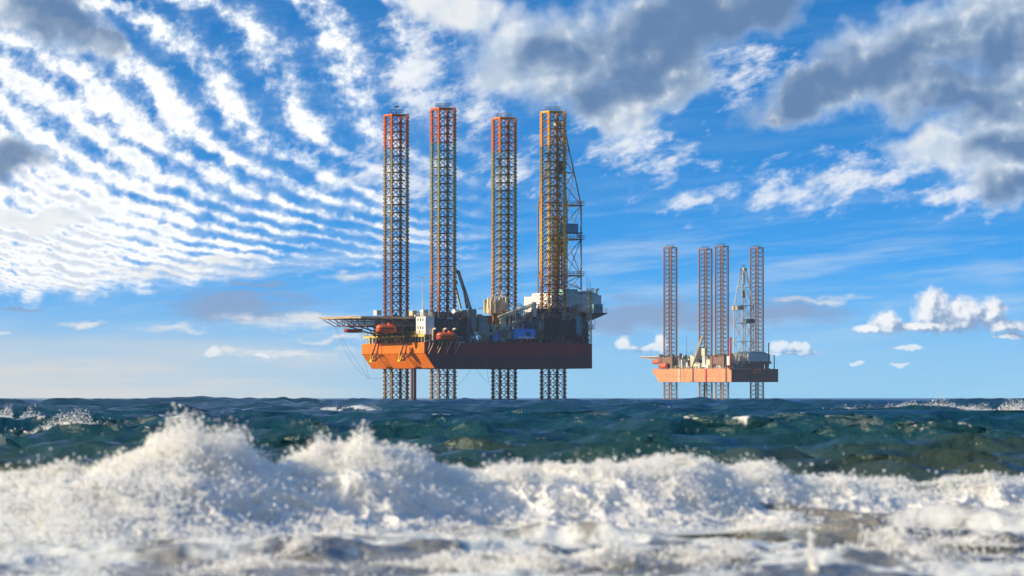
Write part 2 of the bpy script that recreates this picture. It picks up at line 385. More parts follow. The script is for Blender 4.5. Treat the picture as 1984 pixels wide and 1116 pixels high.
M['glass'] = mat('dark_window_glass', (0.03, 0.02, 0.02), 0.15, 0.0)
_q = ('leg_paint_red_band', [(0, (.30, .20, .12)), (10, (.32, .20, .10)), (17, (.60, .30, .06)), (26, (.30, .10, .05)), (38, (.26, .10, .06)), (50, (.36, .25, .09)), (60, (.42, .32, .14)), (76, (.30, .30, .22)), ('top', 73.6, (.78, .15, .015))],)
M['legA'] = leg_mat(*_q); M['legA_brace'] = leg_mat(_q[0]+'_shaded', _q[1], 0.5, 0.22)
_q = ('leg_paint_green_grey', [(0, (.32, .21, .12)), (12, (.36, .22, .12)), (17, (.64, .30, .05)), (27, (.30, .10, .05)), (34, (.70, .26, .03)), (44, (.45, .25, .08)), (56, (.40, .36, .14)), (76, (.30, .36, .22)), ('top', 73.6, (.78, .15, .015))],)
M['legB'] = leg_mat(*_q); M['legB_brace'] = leg_mat(_q[0]+'_shaded', _q[1], 0.5, 0.22)
_q = ('leg_paint_ochre', [(0, (.30, .20, .13)), (12, (.30, .20, .12)), (18, (.75, .40, .04)), (30, (.55, .22, .03)), (42, (.72, .38, .04)), (50, (.50, .30, .06)), (60, (.46, .36, .08)), (76, (.42, .34, .10)), ('top', 73.6, (.84, .22, .015))],)
M['legC'] = leg_mat(*_q); M['legC_brace'] = leg_mat(_q[0]+'_shaded', _q[1], 0.5, 0.22)
_q = ('leg_paint_yellow', [(0, (.28, .19, .14)), (14, (.30, .16, .09)), (20, (.74, .38, .08)), (32, (.34, .10, .03)), (38, (.80, .34, .03)), (46, (.92, .55, .03)), (56, (.85, .40, .04)), (66, (.40, .28, .08)), ('top', 73.6, (.95, .42, .02))],)
M['legD'] = leg_mat(*_q); M['legD_brace'] = leg_mat(_q[0]+'_shaded', _q[1], 0.5, 0.22)
_q = ('leg_paint_faded_brown', [(0, (.40, .27, .17)), (14, (.30, .18, .12)), (50, (.22, .13, .10)), (70, (.20, .13, .11)), ('top', 74, (.27, .14, .09))], 0.4,)
M['leg2'] = leg_mat(*_q); M['leg2_brace'] = leg_mat(_q[0]+'_shaded', _q[1], 0.5, 0.45)

M['stern_shade'] = M['side']
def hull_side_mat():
    """maroon hull side over a darker, fouled lower band, with rust runs from the deck edge"""
    m = mat('maroon_and_dark_hull_side', (0.34, 0.036, 0.045), 0.65, 0.32, (0.07, 0.04, 0.045), 0.2); nt = m.node_tree; b = nt.nodes['Principled BSDF']
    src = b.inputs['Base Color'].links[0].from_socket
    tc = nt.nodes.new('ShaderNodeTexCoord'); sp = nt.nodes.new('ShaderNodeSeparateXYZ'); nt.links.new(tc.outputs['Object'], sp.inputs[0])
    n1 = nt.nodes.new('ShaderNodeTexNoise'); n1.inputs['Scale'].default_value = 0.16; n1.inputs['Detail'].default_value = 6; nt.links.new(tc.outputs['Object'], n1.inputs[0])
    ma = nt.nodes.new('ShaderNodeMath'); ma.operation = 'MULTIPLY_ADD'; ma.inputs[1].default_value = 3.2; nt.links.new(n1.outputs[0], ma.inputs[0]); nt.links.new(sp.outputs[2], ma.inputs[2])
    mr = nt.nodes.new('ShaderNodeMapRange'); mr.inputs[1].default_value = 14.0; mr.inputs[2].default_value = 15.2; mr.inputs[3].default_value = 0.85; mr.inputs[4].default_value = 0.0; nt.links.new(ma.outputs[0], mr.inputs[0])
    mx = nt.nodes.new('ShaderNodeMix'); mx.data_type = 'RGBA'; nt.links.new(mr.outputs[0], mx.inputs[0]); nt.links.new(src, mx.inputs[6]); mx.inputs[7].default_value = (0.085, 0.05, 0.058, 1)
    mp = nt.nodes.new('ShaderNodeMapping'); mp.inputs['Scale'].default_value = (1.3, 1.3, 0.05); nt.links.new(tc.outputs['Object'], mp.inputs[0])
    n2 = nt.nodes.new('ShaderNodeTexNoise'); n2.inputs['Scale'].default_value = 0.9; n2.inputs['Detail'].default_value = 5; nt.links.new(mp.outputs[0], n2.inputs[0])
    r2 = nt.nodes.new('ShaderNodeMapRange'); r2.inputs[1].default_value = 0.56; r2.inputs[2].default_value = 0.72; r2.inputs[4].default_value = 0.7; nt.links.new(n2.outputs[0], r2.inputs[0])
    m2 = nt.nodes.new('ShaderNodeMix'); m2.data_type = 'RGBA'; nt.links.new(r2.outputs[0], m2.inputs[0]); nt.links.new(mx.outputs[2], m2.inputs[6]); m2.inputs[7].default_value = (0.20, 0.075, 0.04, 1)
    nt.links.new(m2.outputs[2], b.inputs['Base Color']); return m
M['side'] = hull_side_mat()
class Rig:
    """a rig's own axes: a from bow to stern, b from the near long side to the far one, z up from the water"""
    def __init__(s, name, rot, corner_px, corner_a, dist):
        s.ax = (math.cos(rot), math.sin(rot)); s.bx = (-math.sin(rot), math.cos(rot))
        cx = (corner_px-CX)/F_PX*dist
        s.ox, s.oy = cx-corner_a*s.ax[0], dist-corner_a*s.ax[1]
        s.root = empty(name, (s.ox, s.oy, 0), rot); s.rot = rot
    def depth(s, a, b): return s.oy+a*s.ax[1]+b*s.bx[1]
    def A(s, px, b):
        t = (px-CX)/F_PX
        return (s.ox+b*s.bx[0]-t*(s.oy+b*s.bx[1]))/(t*s.ax[1]-s.ax[0])
    def B(s, px, a):
        t = (px-CX)/F_PX
        return (s.ox+a*s.ax[0]-t*(s.oy+a*s.ax[1]))/(t*s.bx[1]-s.bx[0])
    def Z(s, py, a, b): return CAM_H+(HY-py)/F_PX*s.depth(a, b)
    def pt(s, px, py, b): a = s.A(px, b); return (a, b, s.Z(py, a, b))
    def bx_(s, mb, x0, x1, y0, y1, b, db):
        """box whose near long face spans photo columns x0..x1, rows y0..y1 at depth coordinate b"""
        a0, a1 = s.A(x0, b), s.A(x1, b); am = (a0+a1)/2
        return mb.box(a0, a1, b, b+db, s.Z(y1, am, b), s.Z(y0, am, b))
    def world(s, p): return (s.ox+p[0]*s.ax[0]+p[1]*s.bx[0], s.oy+p[0]*s.ax[1]+p[1]*s.bx[1], p[2])

# ---------------------------------------------------------------- lattice leg
LEG_S = 4.95; BAY = 2.36; NB = 36; LEG_TOP = 83.2; LEG_BOT = LEG_TOP-NB*BAY
h_ = LEG_S/2
def leg_meshes(m, tag_):
    mb_ = M[tag_+'_brace']
    c = MB()
    for (i, j) in ((-1, -1), (1, -1), (1, 1), (-1, 1)): c.tube((i*h_, j*h_, LEG_BOT-1), (i*h_, j*h_, LEG_TOP+0.4), 0.34, 8)
    chords = c.mesh('leg', m)
    r = MB(); z = LEG_BOT+0.3
    while z < LEG_TOP:
        r.box(-0.56, 0.56, -0.2, 0.2, z, z+0.5); r.box(-0.2, 0.2, -0.56, 0.56, z+0.04, z+0.54); z += BAY/2
    rack = r.mesh('rack', m)
    hb = MB().tube((-h_, 0, 0), (h_, 0, 0), 0.13, 5).mesh('horizontal_brace', mb_)
    d1 = MB().tube((-h_, 0, -BAY), (0, 0, 0), 0.105, 5).mesh('diagonal_brace', mb_)
    d2 = MB().tube((h_, 0, -BAY), (0, 0, 0), 0.105, 5).mesh('diagonal_brace', mb_)
    return dict(chords=chords, rack=rack, hb=hb, d1=d1, d2=d2, m=m, mb=mb_)
def face_brace(mb, p, q, z, diag=True, horiz=True):
    p, q = Vector((*p, z)), Vector((*q, z)); mid = (p+q)/2; dn = Vector((0, 0, BAY))
    if horiz: mb.tube(p, q, 0.13, 4, cap=False)
    if diag:
        mb.tube(p-dn, mid, 0.105, 4, cap=False); mb.tube(q-dn, mid, 0.105, 4, cap=False)
def build_leg(root, a, b, LM, singles, hide=(8.9, 22.0), top_rail=True):
    leg = link('leg', LM['chords'], root, loc=(a, b, 0))
    C4 = [(-h_, -h_), (h_, -h_), (h_, h_), (-h_, h_)]
    for (x, y) in C4: link('rack', LM['rack'], leg, kind='stuff', loc=(x, y, 0))
    rest = MB()
    for k in range(NB):
        z = LEG_TOP-k*BAY; vis = singles and not (hide[0] < z < hide[1]) and z > 1.0
        face_brace(rest, C4[1], C4[2], z); face_brace(rest, C4[2], C4[3], z)
        if vis:
            link('horizontal_brace', LM['hb'], leg, loc=(0, -h_, z))
            link('diagonal_brace', LM['d1'], leg, loc=(0, -h_, z)); link('diagonal_brace', LM['d2'], leg, loc=(0, -h_, z))
            o = link('horizontal_brace', LM['hb'], leg, loc=(-h_, 0, z)); o.rotation_euler = (0, 0, R(90))
            face_brace(rest, C4[3], C4[0], z, horiz=False)
        else:
            face_brace(rest, C4[0], C4[1], z); face_brace(rest, C4[3], C4[0], z)
        if k % 2 == 0:   # inner square ties
            rest.tube((0, -h_, z), (h_, 0, z), 0.08, 4, cap=False); rest.tube((h_, 0, z), (0, h_, z), 0.08, 4, cap=False)
            rest.tube((0, h_, z), (-h_, 0, z), 0.08, 4, cap=False); rest.tube((-h_, 0, z), (0, -h_, z), 0.08, 4, cap=False)
    rest.tube((0.5, 0.4, LEG_BOT), (0.5, 0.4, LEG_TOP), 0.09, 4)
    rest.build('bracing', LM['mb'], leg, kind='stuff')
    t = MB().box(-h_, h_, -h_, h_, LEG_TOP-0.02, LEG_TOP+0.14)
    t = MB()
    for s_ in (-1, 1):
        t.beam((-h_, s_*h_, LEG_TOP+.12), (h_, s_*h_, LEG_TOP+.12), 0.28, 0.45); t.beam((s_*h_, -h_, LEG_TOP+.13), (s_*h_, h_, LEG_TOP+.13), 0.28, 0.45)
    t.build('top_frame', LM['m'], leg)
    if top_rail:
        q = MB(); w = 1.7; q.rail([(-w, -w, LEG_TOP+.3), (w, -w, LEG_TOP+.3), (w, w, LEG_TOP+.3), (-w, w, LEG_TOP+.3), (-w, -w, LEG_TOP+.3)], 1.3, 0.035, 0.9)
        q.box(-w, w, -w, w, LEG_TOP+0.16, LEG_TOP+0.26)
        q.tube((1.2, 0.5, LEG_TOP), (1.2, 0.5, LEG_TOP+2.3), 0.04, 4)
        q.build('top_platform', M['dark'], leg)
    return leg

# ---------------------------------------------------------------- enclosed lifeboat
def lifeboat(name, rig, p, L, W_, H, m, label, cat='lifeboat', group=None, open_top=False):
    """p: centre of the keel in rig axes; the boat lies along a"""
    o = empty(name, rig.world(p), rig.rot); tag(o, label, cat, group)
    n, q = 14, 12
    def loft(prof):
        mb = MB(); rings = []
        for i in range(n+1):
            t = -1+2*i/n; w = max(0.04, (1-abs(t)**4.5))**0.55
            up = 0.10*H*abs(t)**2
            rings.append([(t*L/2, y*W_/2*w, (z*H+up)*1.0) for (y, z) in prof(w)])
        k = len(rings[0])
        for i in range(n):
            mb.add(rings[i]+rings[i+1], [(j, (j+1) % k, k+(j+1) % k, k+j) for j in range(k)])
        mb.add(rings[0], [tuple(range(k))]); mb.add(rings[-1], [tuple(range(k))])
        return mb
    lower = lambda w: [(0, 0), (0.45, 0.04), (0.85, 0.2), (1, 0.46), (1, 0.5), (-1, 0.5), (-1, 0.46), (-0.85, 0.2), (-0.45, 0.04)]
    upper = lambda w: [(1.0, 0.505), (0.98, 0.6), (0.82, 0.505+0.35*w), (0.4, 0.505+0.46*w), (-0.4, 0.505+0.46*w), (-0.82, 0.505+0.35*w), (-0.98, 0.6), (-1.0, 0.505)]
    loft(lower).build('hull', m, o, True)
    f = MB()
    for i in range(n):
        t0, t1 = -1+2*i/n, -1+2*(i+1)/n
        for sgn in (-1, 1):
            w0, w1 = (max(0.04, 1-abs(t)**4.5)**0.55 for t in (t0, t1))
            f.beam((t0*L/2, sgn*W_/2*w0, 0.5*H+0.1*H*t0*t0), (t1*L/2, sgn*W_/2*w1, 0.5*H+0.1*H*t1*t1), 0.16, 0.16)
    f.build('fender', M['dark'], o, kind='stuff')
    if not open_top:
        loft(upper).build('canopy', m, o, True)
        c = MB().box(L*0.10, L*0.30, -W_*0.24, W_*0.24, H*0.80, H*1.16); c.build('cockpit', m, o)
        hk = MB()
        for s_ in (-0.36, 0.36): hk.tube((s_*L, 0, H*0.7), (s_*L, 0, H*1.35), 0.07, 5)
        each(hk, 'lifting_hook', M['dark'], o)
    else:
        c = MB(); 
        for i in range(7):
            x = -L*0.36+i*L*0.12
            for s_ in (-1, 1): c.tube((x, s_*W_*0.46, H*0.5), (x, s_*W_*0.44, H*0.98), 0.05, 4)
        each(c, 'post', M['steel'], o)
        loft(lambda w: [(0.98, 0.97), (0.7, 1.0+0.06*w), (-0.7, 1.0+0.06*w), (-0.98, 0.97)]).build('canopy', m, o, True)
    return o
def truss(mb, p, q, w, h, n, r=0.09, rd=0.06):
    """box lattice girder from p to q"""
    p, q = Vector(p), Vector(q); d = (q-p).normalized(); u = d.cross(Vector((0, 0, 1)))
    u = Vector((0, 1, 0)) if u.length < 1e-3 else u.normalized(); nn = u.cross(d).normalized()
    cs = [(u*i*w/2+nn*j*h/2) for (i, j) in ((-1, -1), (1, -1), (1, 1), (-1, 1))]
    for c in cs: mb.tube(p+c, q+c, r, 4)
    for k in range(n):
        s0, s1 = p.lerp(q, k/n), p.lerp(q, (k+1)/n)
        for i in range(4):
            a, b = cs[i], cs[(i+1) % 4]
            mb.tube(s0+a, s1+b, rd, 3, cap=False) if k % 2 == 0 else mb.tube(s0+b, s1+a, rd, 3, cap=False)
            mb.tube(s0+a, s0+b, rd, 3, cap=False)
    return mb
def clutter(rig, name, m, n, ar, br, zr, seed, smin=0.3, smax=1.6, pipes=0.5, parent=None):
    """small machinery: boxes, drums, pipes standing in a region"""
    rnd = random.Random(seed); mb = MB()
    for i in range(n):
        a, b = rnd.uniform(*ar), rnd.uniform(*br); z0 = zr[0]; hgt = rnd.uniform(0.15, 1)*(zr[1]-zr[0])
        if rnd.random() < pipes:
            r = rnd.uniform(0.05, 0.16); mb.tube((a, b, z0), (a, b, z0+hgt), r, 5)
            if rnd.random() < 0.5: mb.tube((a, b, z0+hgt), (a+rnd.uniform(-3, 3), b, z0+hgt), r, 5)
        elif rnd.random() < 0.3:
            r = rnd.uniform(smin, smax)*0.5; mb.tube((a, b, z0), (a, b, z0+hgt*0.8), r, 8)
        else:
            w, d = rnd.uniform(smin, smax), rnd.uniform(smin, smax); mb.box(a-w, a+w, b-d, b+d, z0, z0+hgt*0.8)
    return mb.build(name, m, parent or rig.root, kind='stuff')

# ================================================================ near rig
HL, HB, Z0, Z1 = 53.0, 44.2, 9.4, 16.45        # hull length, beam, keel and deck heights
def build_hull(rig, m_bow, m_side, rake=3.2, brk=13.8):
    prof = [(0, Z1), (0, brk), (rake, Z0), (HL, Z0), (HL, Z1)]
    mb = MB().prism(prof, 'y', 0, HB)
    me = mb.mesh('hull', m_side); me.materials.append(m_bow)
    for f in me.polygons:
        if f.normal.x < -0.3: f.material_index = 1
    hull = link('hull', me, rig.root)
    r = MB()   # rubbing strake along the bow break and gunwale edge
    r.beam((-0.03, 0, brk), (-0.03, HB, brk), 0.16, 0.22)
    r.build('bow_strake', m_bow, hull)
    g = MB()
    g.box(-0.06, 0.12, -0.06, HB+.06, Z1-0.15, Z1+0.22); g.build('bow_coaming', m_bow, hull)
    g = MB(); g.box(0.13, HL+.05, -0.06, 0.12, Z1-0.12, Z1+0.2); g.box(HL-.1, HL+.06, 0.13, HB, Z1-0.12, Z1+0.2); g.build('deck_coaming', m_side, hull)
    p = MB()   # welded plate seams on the bow and vertical stiffeners on the long side
    for i in range(1, 14): p.box(-0.035, 0.0, i*HB/14-0.03, i*HB/14+0.03, brk+0.15, Z1-0.2)
    each(p, 'bow_seam', m_bow, hull)
    v = MB()
    for i in range(1, 12):
        x = 5+i*4.0; v.box(x-0.06, x+0.06, -0.05, 0.0, Z0+0.05, Z1-0.2)
    each(v, 'side_seam', m_side, hull)
    return hull

g1 = Rig('drilling_rig', R(25.4), 822, 0.0, 1300.0)
tag(g1.root, 'jack-up drilling rig with vivid orange bow and yellow and red lattice legs', 'drilling rig')
T = g1.root
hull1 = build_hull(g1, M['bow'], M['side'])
AL0, AL1, BL0, BL1 = 8.2, 43.0, 5.1, 38.1
for (a, b, m) in ((AL0, BL1, 'legA'), (AL0, BL0, 'legB'), (AL1, BL1, 'legC'), (AL1, BL0, 'legD')):
    build_leg(T, a, b, leg_meshes(M[m], m), True)
DK = Z1+0.02
# jack houses round each leg
for (a, b) in ((AL0, BL0), (AL0, BL1), (AL1, BL0), (AL1, BL1)):
    j = MB(); w = 4.1; hh = 7.2 if b == BL0 else 6.4
    for i, k in ((-1, -1), (1, -1), (1, 1), (-1, 1)):
        j.box(a+i*w-0.9, a+i*w+0.9, b+k*w-0.9, b+k*w+0.9, DK, DK+hh)
    j.box(a-w+.91, a+w-.91, b-w-0.55, b-w-0.2, DK+2.6, DK+hh-0.4); j.box(a-w+.91, a+w-.91, b+w+0.2, b+w+.55, DK+2.6, DK+hh-.4)
    j.box(a-w-.55, a-w-.2, b-w+.91, b+w-.91, DK+2.6, DK+hh-.4); j.box(a+w+.2, a+w+.55, b-w+.91, b+w-.91, DK+2.6, DK+hh-.4)
    jh = j.build('jack_house', M['navy'], T)
    q = MB(); q.rail([(a-w-1, b-w-1, DK+hh+.02), (a+w+1, b-w-1, DK+hh+.02), (a+w+1, b+w+1, DK+hh+.02), (a-w-1, b+w+1, DK+hh+.02), (a-w-1, b-w-1, DK+hh+.02)], 1.1, 0.05, 1.4)
    q.build('railing', M['steel'], jh)
    q = MB(); rnd = random.Random(int(a*10+b))
    for i in range(16):
        x, y = a+rnd.choice((-1, 1))*rnd.uniform(3.2, 4.9), b+rnd.choice((-1, 1))*rnd.uniform(3.2, 4.9)
        q.box(x-0.35, x+0.35, y-0.35, y+0.35, DK+hh, DK+hh+rnd.uniform(0.6, 1.9))
    q.build('jack_motor', M['dark'], jh, kind='stuff')

# helideck over the bow
ha0 = g1.A(686, 8.3); ha1 = ha0+20.8; hb0, hb1 = 8.3, 33.4; hz = g1.Z(612.5, ha0, hb0)
cut = 2.2
oct_ = [(ha0+cut, hb0), (ha1-.2, hb0), (ha1-.2, hb1), (ha0+cut, hb1), (ha0, hb1-cut), (ha0, hb0+cut)]
hd = MB().prism(oct_, 'z', hz-0.35, hz).build('helideck', M['deck'], T)
e = MB()
for p, q in zip(oct_, oct_[1:]+oct_[:1]): e.beam((p[0], p[1], hz-0.3), (q[0], q[1], hz-0.3), 0.25, 0.62)
e.build('deck_edge', M['tan'], hd)
nb = MB()       # safety net on outriggers round the deck
for p, q in zip(oct_, oct_[1:]+oct_[:1]):
    p, q = Vector(p), Vector(q); n = max(1, round((q-p).length/1.5)); d = (q-p).normalized(); o_ = Vector((d.y, -d.x))
    for i in range(n+1):
        c = p.lerp(q, i/n); nb.tube((c.x, c.y, hz-.5), (c.x+o_.x*1.2, c.y+o_.y*1.2, hz-.15), 0.04, 3)
    nb.tube((p.x+o_.x*1.2, p.y+o_.y*1.2, hz-.15), (q.x+o_.x*1.2, q.y+o_.y*1.2, hz-.15), 0.04, 3)
nb.build('safety_net', M['steel'], hd)
tz = g1.Z(631, -8, 10)
tr = MB(); rows = [hb0+1+i*(hb1-hb0-2)/6 for i in range(7)]
for y in rows:
    xs_ = [ha0+3+i*2.2 for i in range(9)]
    tr.tube((ha0+3+1.5, y, tz), (0.5, y, tz), 0.13, 5); tr.tube((ha0+0.6, y, hz-.6), (ha0+4.5, y, tz), 0.12, 5)
    for i, x in enumerate(xs_):
        if x < ha0+4: continue
        tr.tube((x, y, tz), (x, y, hz-.4), 0.08, 4)
        if i < 8: tr.tube((x, y, tz if i % 2 else hz-.5), (x+2.2, y, hz-.5 if i % 2 else tz), 0.08, 4)
for x in (ha0+4.6, ha0+9, ha0+13.4, ha0+17.2):
    tr.tube((x, rows[0], tz), (x, rows[-1], tz), 0.11, 5)
    tr.tube((x, rows[0], (tz+hz)/2), (x, rows[-1], (tz+hz)/2), 0.07, 4)
    for i in range(6): tr.tube((x, rows[i], tz if i % 2 else hz-.5), (x, rows[i+1], hz-.5 if i % 2 else tz), 0.07, 4)
tr.build('support_truss', M['steel'], hd)
st_ = MB()
for y in (rows[0]+1, rows[2], rows[4], rows[6]-1):
    st_.tube((ha0+8.5, y, tz), (0.4, y, Z1+2.2), 0.20, 6); st_.tube((ha0+14, y, tz), (0.4, y, Z1+0.3), 0.16, 6)
each(st_, 'support_strut', M['dark'], hd)

# bow walkway with yellow edge on posts
zw = g1.Z(649.5, 0, 10)
bw = MB().box(0.3, 3.6, 0.6, HB-0.3, zw-0.5, zw).build('bow_walkway', M['yellow'], T)
po = MB()
for i in range(21):
    y = 0.9+i*(HB-1.6)/20; po.tube((0.5, y, Z1), (0.5, y, zw-.5), 0.10, 5)
each(po, 'post', M['cream'], bw)
ral = MB().rail([(0.35, 0.7, zw), (0.35, HB-.4, zw)], 1.0, 0.05, 1.6); ral.build('railing', M['yellow'], bw)
bd = MB().box(3.7, 4.6, 0.7, HB-.5, Z1, zw+0.3); bd.build('bulwark', M['navy'], bw)
dr = MB()
for i in range(12):
    y = 2+i*3.3; dr.tube((1.8, y, Z1), (1.8, y, Z1+1.0), 0.35, 8)
each(dr, 'red_drum', M['red'], bw)  # row of red drums standing on the deck at the bow walkway

# anchor racks hung on the bow with their anchors
for px in (735.5, 790.5):
    y = g1.B(px, 0.0); z = Z1
    rk = MB()
    for s_ in (-1.9, 1.9): rk.tube((-0.1, y+s_*0.35, z+2.2), (-2.2, y+s_, Z0+2.3), 0.24, 5); rk.tube((0.0, y+s_, 13.6), (-2.2, y+s_, Z0+2.3), 0.17, 5)
    rk.tube((-2.2, y-2.3, Z0+2.3), (-2.2, y+2.3, Z0+2.3), 0.24, 5); rk.tube((-1.2, y-1.4, Z0+4.3), (-1.2, y+1.4, Z0+4.3), 0.12, 5)
    rk.tube((-0.1, y-0.7, z+2.2), (-0.1, y+0.7, z+2.2), 0.2, 6)
    rk.build('anchor_rack', M['darkbrown'], T)
    an = MB(); zc = Z0+2.1
    an.beam((-2.5, y, zc+2.6), (-2.75, y, zc), 0.25, 0.3); an.beam((-2.75, y-1.1, zc), (-2.75, y+1.1, zc), 0.35, 0.35)
    for s_ in (-0.6, 0.6): an.prism([(-2.9, zc), (-2.6, zc), (-2.35, zc+1.5)], 'y', y+s_-0.2, y+s_+0.2)
    o = an.build('anchor', M['yellow'], None); o.location = (g1.ox, g1.oy, 0); o.rotation_euler = (0, 0, g1.rot)
    tag(o, ('yellow ship anchor in the brown bow rack below the outer enclosed lifeboat' if px < 760 else 'yellow ship anchor in the brown bow rack beside the hull corner below the white tower'), 'anchor', 'anchors on the orange bow')

# accommodation: block under the helideck and the white tower beside it
az1 = g1.Z(617.5, 5, 10)
ac = MB().box(4.8, 14, 9.8, 33.5, DK, hz-0.8).build('accommodation_block', M['teal'], T)
d = MB(); rnd = random.Random(3)
for i in range(11):
    y = 11+i*2.1; d.box(4.72, 4.8, y, y+0.9, Z1+5.0, Z1+5.9)
each(d, 'window', M['glass'], ac)
clutter(g1, 'piping', M['steel'], 46, (3.9, 4.6), (10, 33), (zw, hz-1), 5, .2, .5, 0.8, ac)
wa0 = g1.A(824.5, 0.2); wb1 = g1.B(806, wa0)
wz0, wz1 = g1.Z(648, wa0, 0), g1.Z(613, wa0, 0)
tw = MB().box(wa0, wa0+2.9, 0.2, wb1, wz0, wz1).build('white_tower', M['white'], T)
for k, py in enumerate((619.5, 635)):
    for px in (810, 815, 819.5):
        y = g1.B(px, wa0); z = g1.Z(py, wa0, y)
        MB().box(wa0-0.05, wa0+.1, y-0.33, y+0.33, z-0.4, z+0.4).build('window', M['glass'], tw)
rl = MB().rail([(wa0+.1, 0.3, wz1), (wa0+.1, wb1, wz1)], 1.1, .05, 1.2); rl.rail([(wa0+.1, 0.3, wz1), (wa0+2.8, 0.3, wz1)], 1.1, .05, 1.2); rl.build('railing', M['steel'], tw)
tb = MB().box(wa0+3.0, wa0+5.4, 0.6, 4, wz0, wz1-.3).build('stair_tower', M['panel'], T)
MB().box(wa0+0.3, wa0+2.4, 0.6, wb1-0.3, DK, wz0-0.05).build('tower_base', M['navy'], T)
# roof gear behind the helideck: cabins, aerials, flag staff
for (x0, x1, y0, y1, b, m) in ((730, 739, 601, 611, 20, 'palegrey'), (799, 808, 602, 611.5, 12, 'cream'), (820, 830, 600, 612.5, 7, 'palegrey'), (836, 848, 605, 611.5, 3.0, 'green')):
    g1.bx_(MB(), x0, x1, y0, y1, b, 2.4).build('deck_cabin', M[m], T)
rf = MB().box(ha1, 20, 9.9, 33.4, hz-0.78, hz-0.3).build('roof_deck', M['deck'], T)
rl = MB().rail([(ha1, 9.9, hz-.3), (20, 9.9, hz-.3)], 1.1, 0.05, 1.3); rl.build('railing', M['steel'], rf)
clutter(g1, 'rooftop_gear', M['dark'], 60, (2, 19), (10, 30), (hz-.3, hz+2.2), 8, .2, .6, 0.55)
clutter(g1, 'rooftop_vents', M['cream'], 26, (2, 19), (10, 22), (hz-.3, hz+1.6), 9, .2, .5, 0.4)
p0 = g1.pt(818.5, 612, 8); p1 = g1.pt(818.5, 536, 8)
ms = MB().tube(p0, p1, 0.20, 6, 0.08); c = Vector(p1)
for dz_m, w in ((-0.2, 1.1), (-1.2, 0.5)): ms.tube(c+Vector((-w, 0, dz_m)), c+Vector((w, 0, dz_m)), 0.05, 4)
for s_ in (-1, 1): ms.tube(c+Vector((s_, 0, -.2)), c+Vector((s_, 0, .25)), 0.05, 4)
ms.build('radio_mast', M['cream'], T)
# flag on the far bow leg
fl = MB(); fx, fy, fz = AL0, BL1, LEG_TOP
fl.tube((fx, fy, fz+.2), (fx, fy, fz+2.9), 0.04, 4); fl.build('flagpole', M['dark'], T)
fm = MB(); n = 6
for i in range(n):
    x0, x1 = fx-0.55+i*0.24, fx-0.55+(i+1)*0.24
    y0, y1 = fy+0.08*math.sin(i*1.2), fy+0.08*math.sin((i+1)*1.2)
    fm.add([(x0, y0, fz+2.4), (x1, y1, fz+2.38), (x1, y1, fz+2.86), (x0, y0, fz+2.9), (x0, y0+.02, fz+2.4), (x1, y1+.02, fz+2.38), (x1, y1+.02, fz+2.86), (x0, y0+.02, fz+2.9)],
           [(0, 1, 2, 3), (7, 6, 5, 4), (0, 4, 5, 1), (3, 2, 6, 7)])
fm.build('flag', M['red'], T)

# lifeboats
def boat_px(name, x0, x1, ytop, ybot, b, m, label, **k):
    a0, a1 = g1.A(x0, b), g1.A(x1, b); am = (a0+a1)/2; z0, z1 = g1.Z(ybot, am, b), g1.Z(ytop, am, b)
    return lifeboat(name, g1, (am, b, z0), a1-a0, 2.4, (z1-z0)/(1.0 if not k.get('open_top') else 1.05), m, label, **k)
boat_px('lifeboat', 666.5, 702, 631.5, 645, 9.5, M['boatred'], 'open red lifeboat with canopy posts hanging under the outer helideck', open_top=True)
boat_px('lifeboat', 729, 767.5, 628.5, 645.5, 6.4, M['boat'], 'enclosed orange lifeboat hanging over the orange bow below the helideck')
boat_px('lifeboat', 846, 884.5, 643.5, 659.5, -1.9, M['boat'], 'enclosed orange lifeboat slung over the long maroon hull side')
# davits and lifeboat platform on the long side
pa0, pa1 = g1.A(828, -1.5), g1.A(892, -1.5); pz = g1.Z(659.5, 3, -1.5)
lp = MB().box(pa0, pa1, -3.2, 0.2, pz-.25, pz).build('lifeboat_platform', M['dark'], T)
br = MB()
for px in (836, 853.5, 870, 887):
    a = g1.A(px, -2)
    br.tube((a+0.6, -2.8, pz-.2), (a, 0, Z1-3.0), 0.13, 5); br.tube((a-0.7, -2.8, pz-.2), (a, 0, Z1-1.8), 0.1, 5); br.tube((a, -2.8, pz-.2), (a+1.2, -.1, pz-1.4), 0.09, 4)
each(br, 'bracket', M['cream'], lp)
dv = MB()
for px in (841.5, 862, 880):
    a = g1.A(px, -1); dv.beam((a, 0.0, pz), (a, -0.3, pz+3.2), .45, .4); dv.beam((a, -0.3, pz+3.2), (a, -2.2, pz+3.4), .4, .4)
each(dv, 'davit', M['cream'], lp)
rl = MB().rail([(pa0, -3.1, pz), (g1.A(843, -1.5), -3.1, pz)], 1.1, .05, 1.1); rl.rail([(g1.A(884, -1.5), -3.1, pz), (pa1, -3.1, pz)], 1.1, .05, 1.1); rl.build('railing', M['steel'], lp)

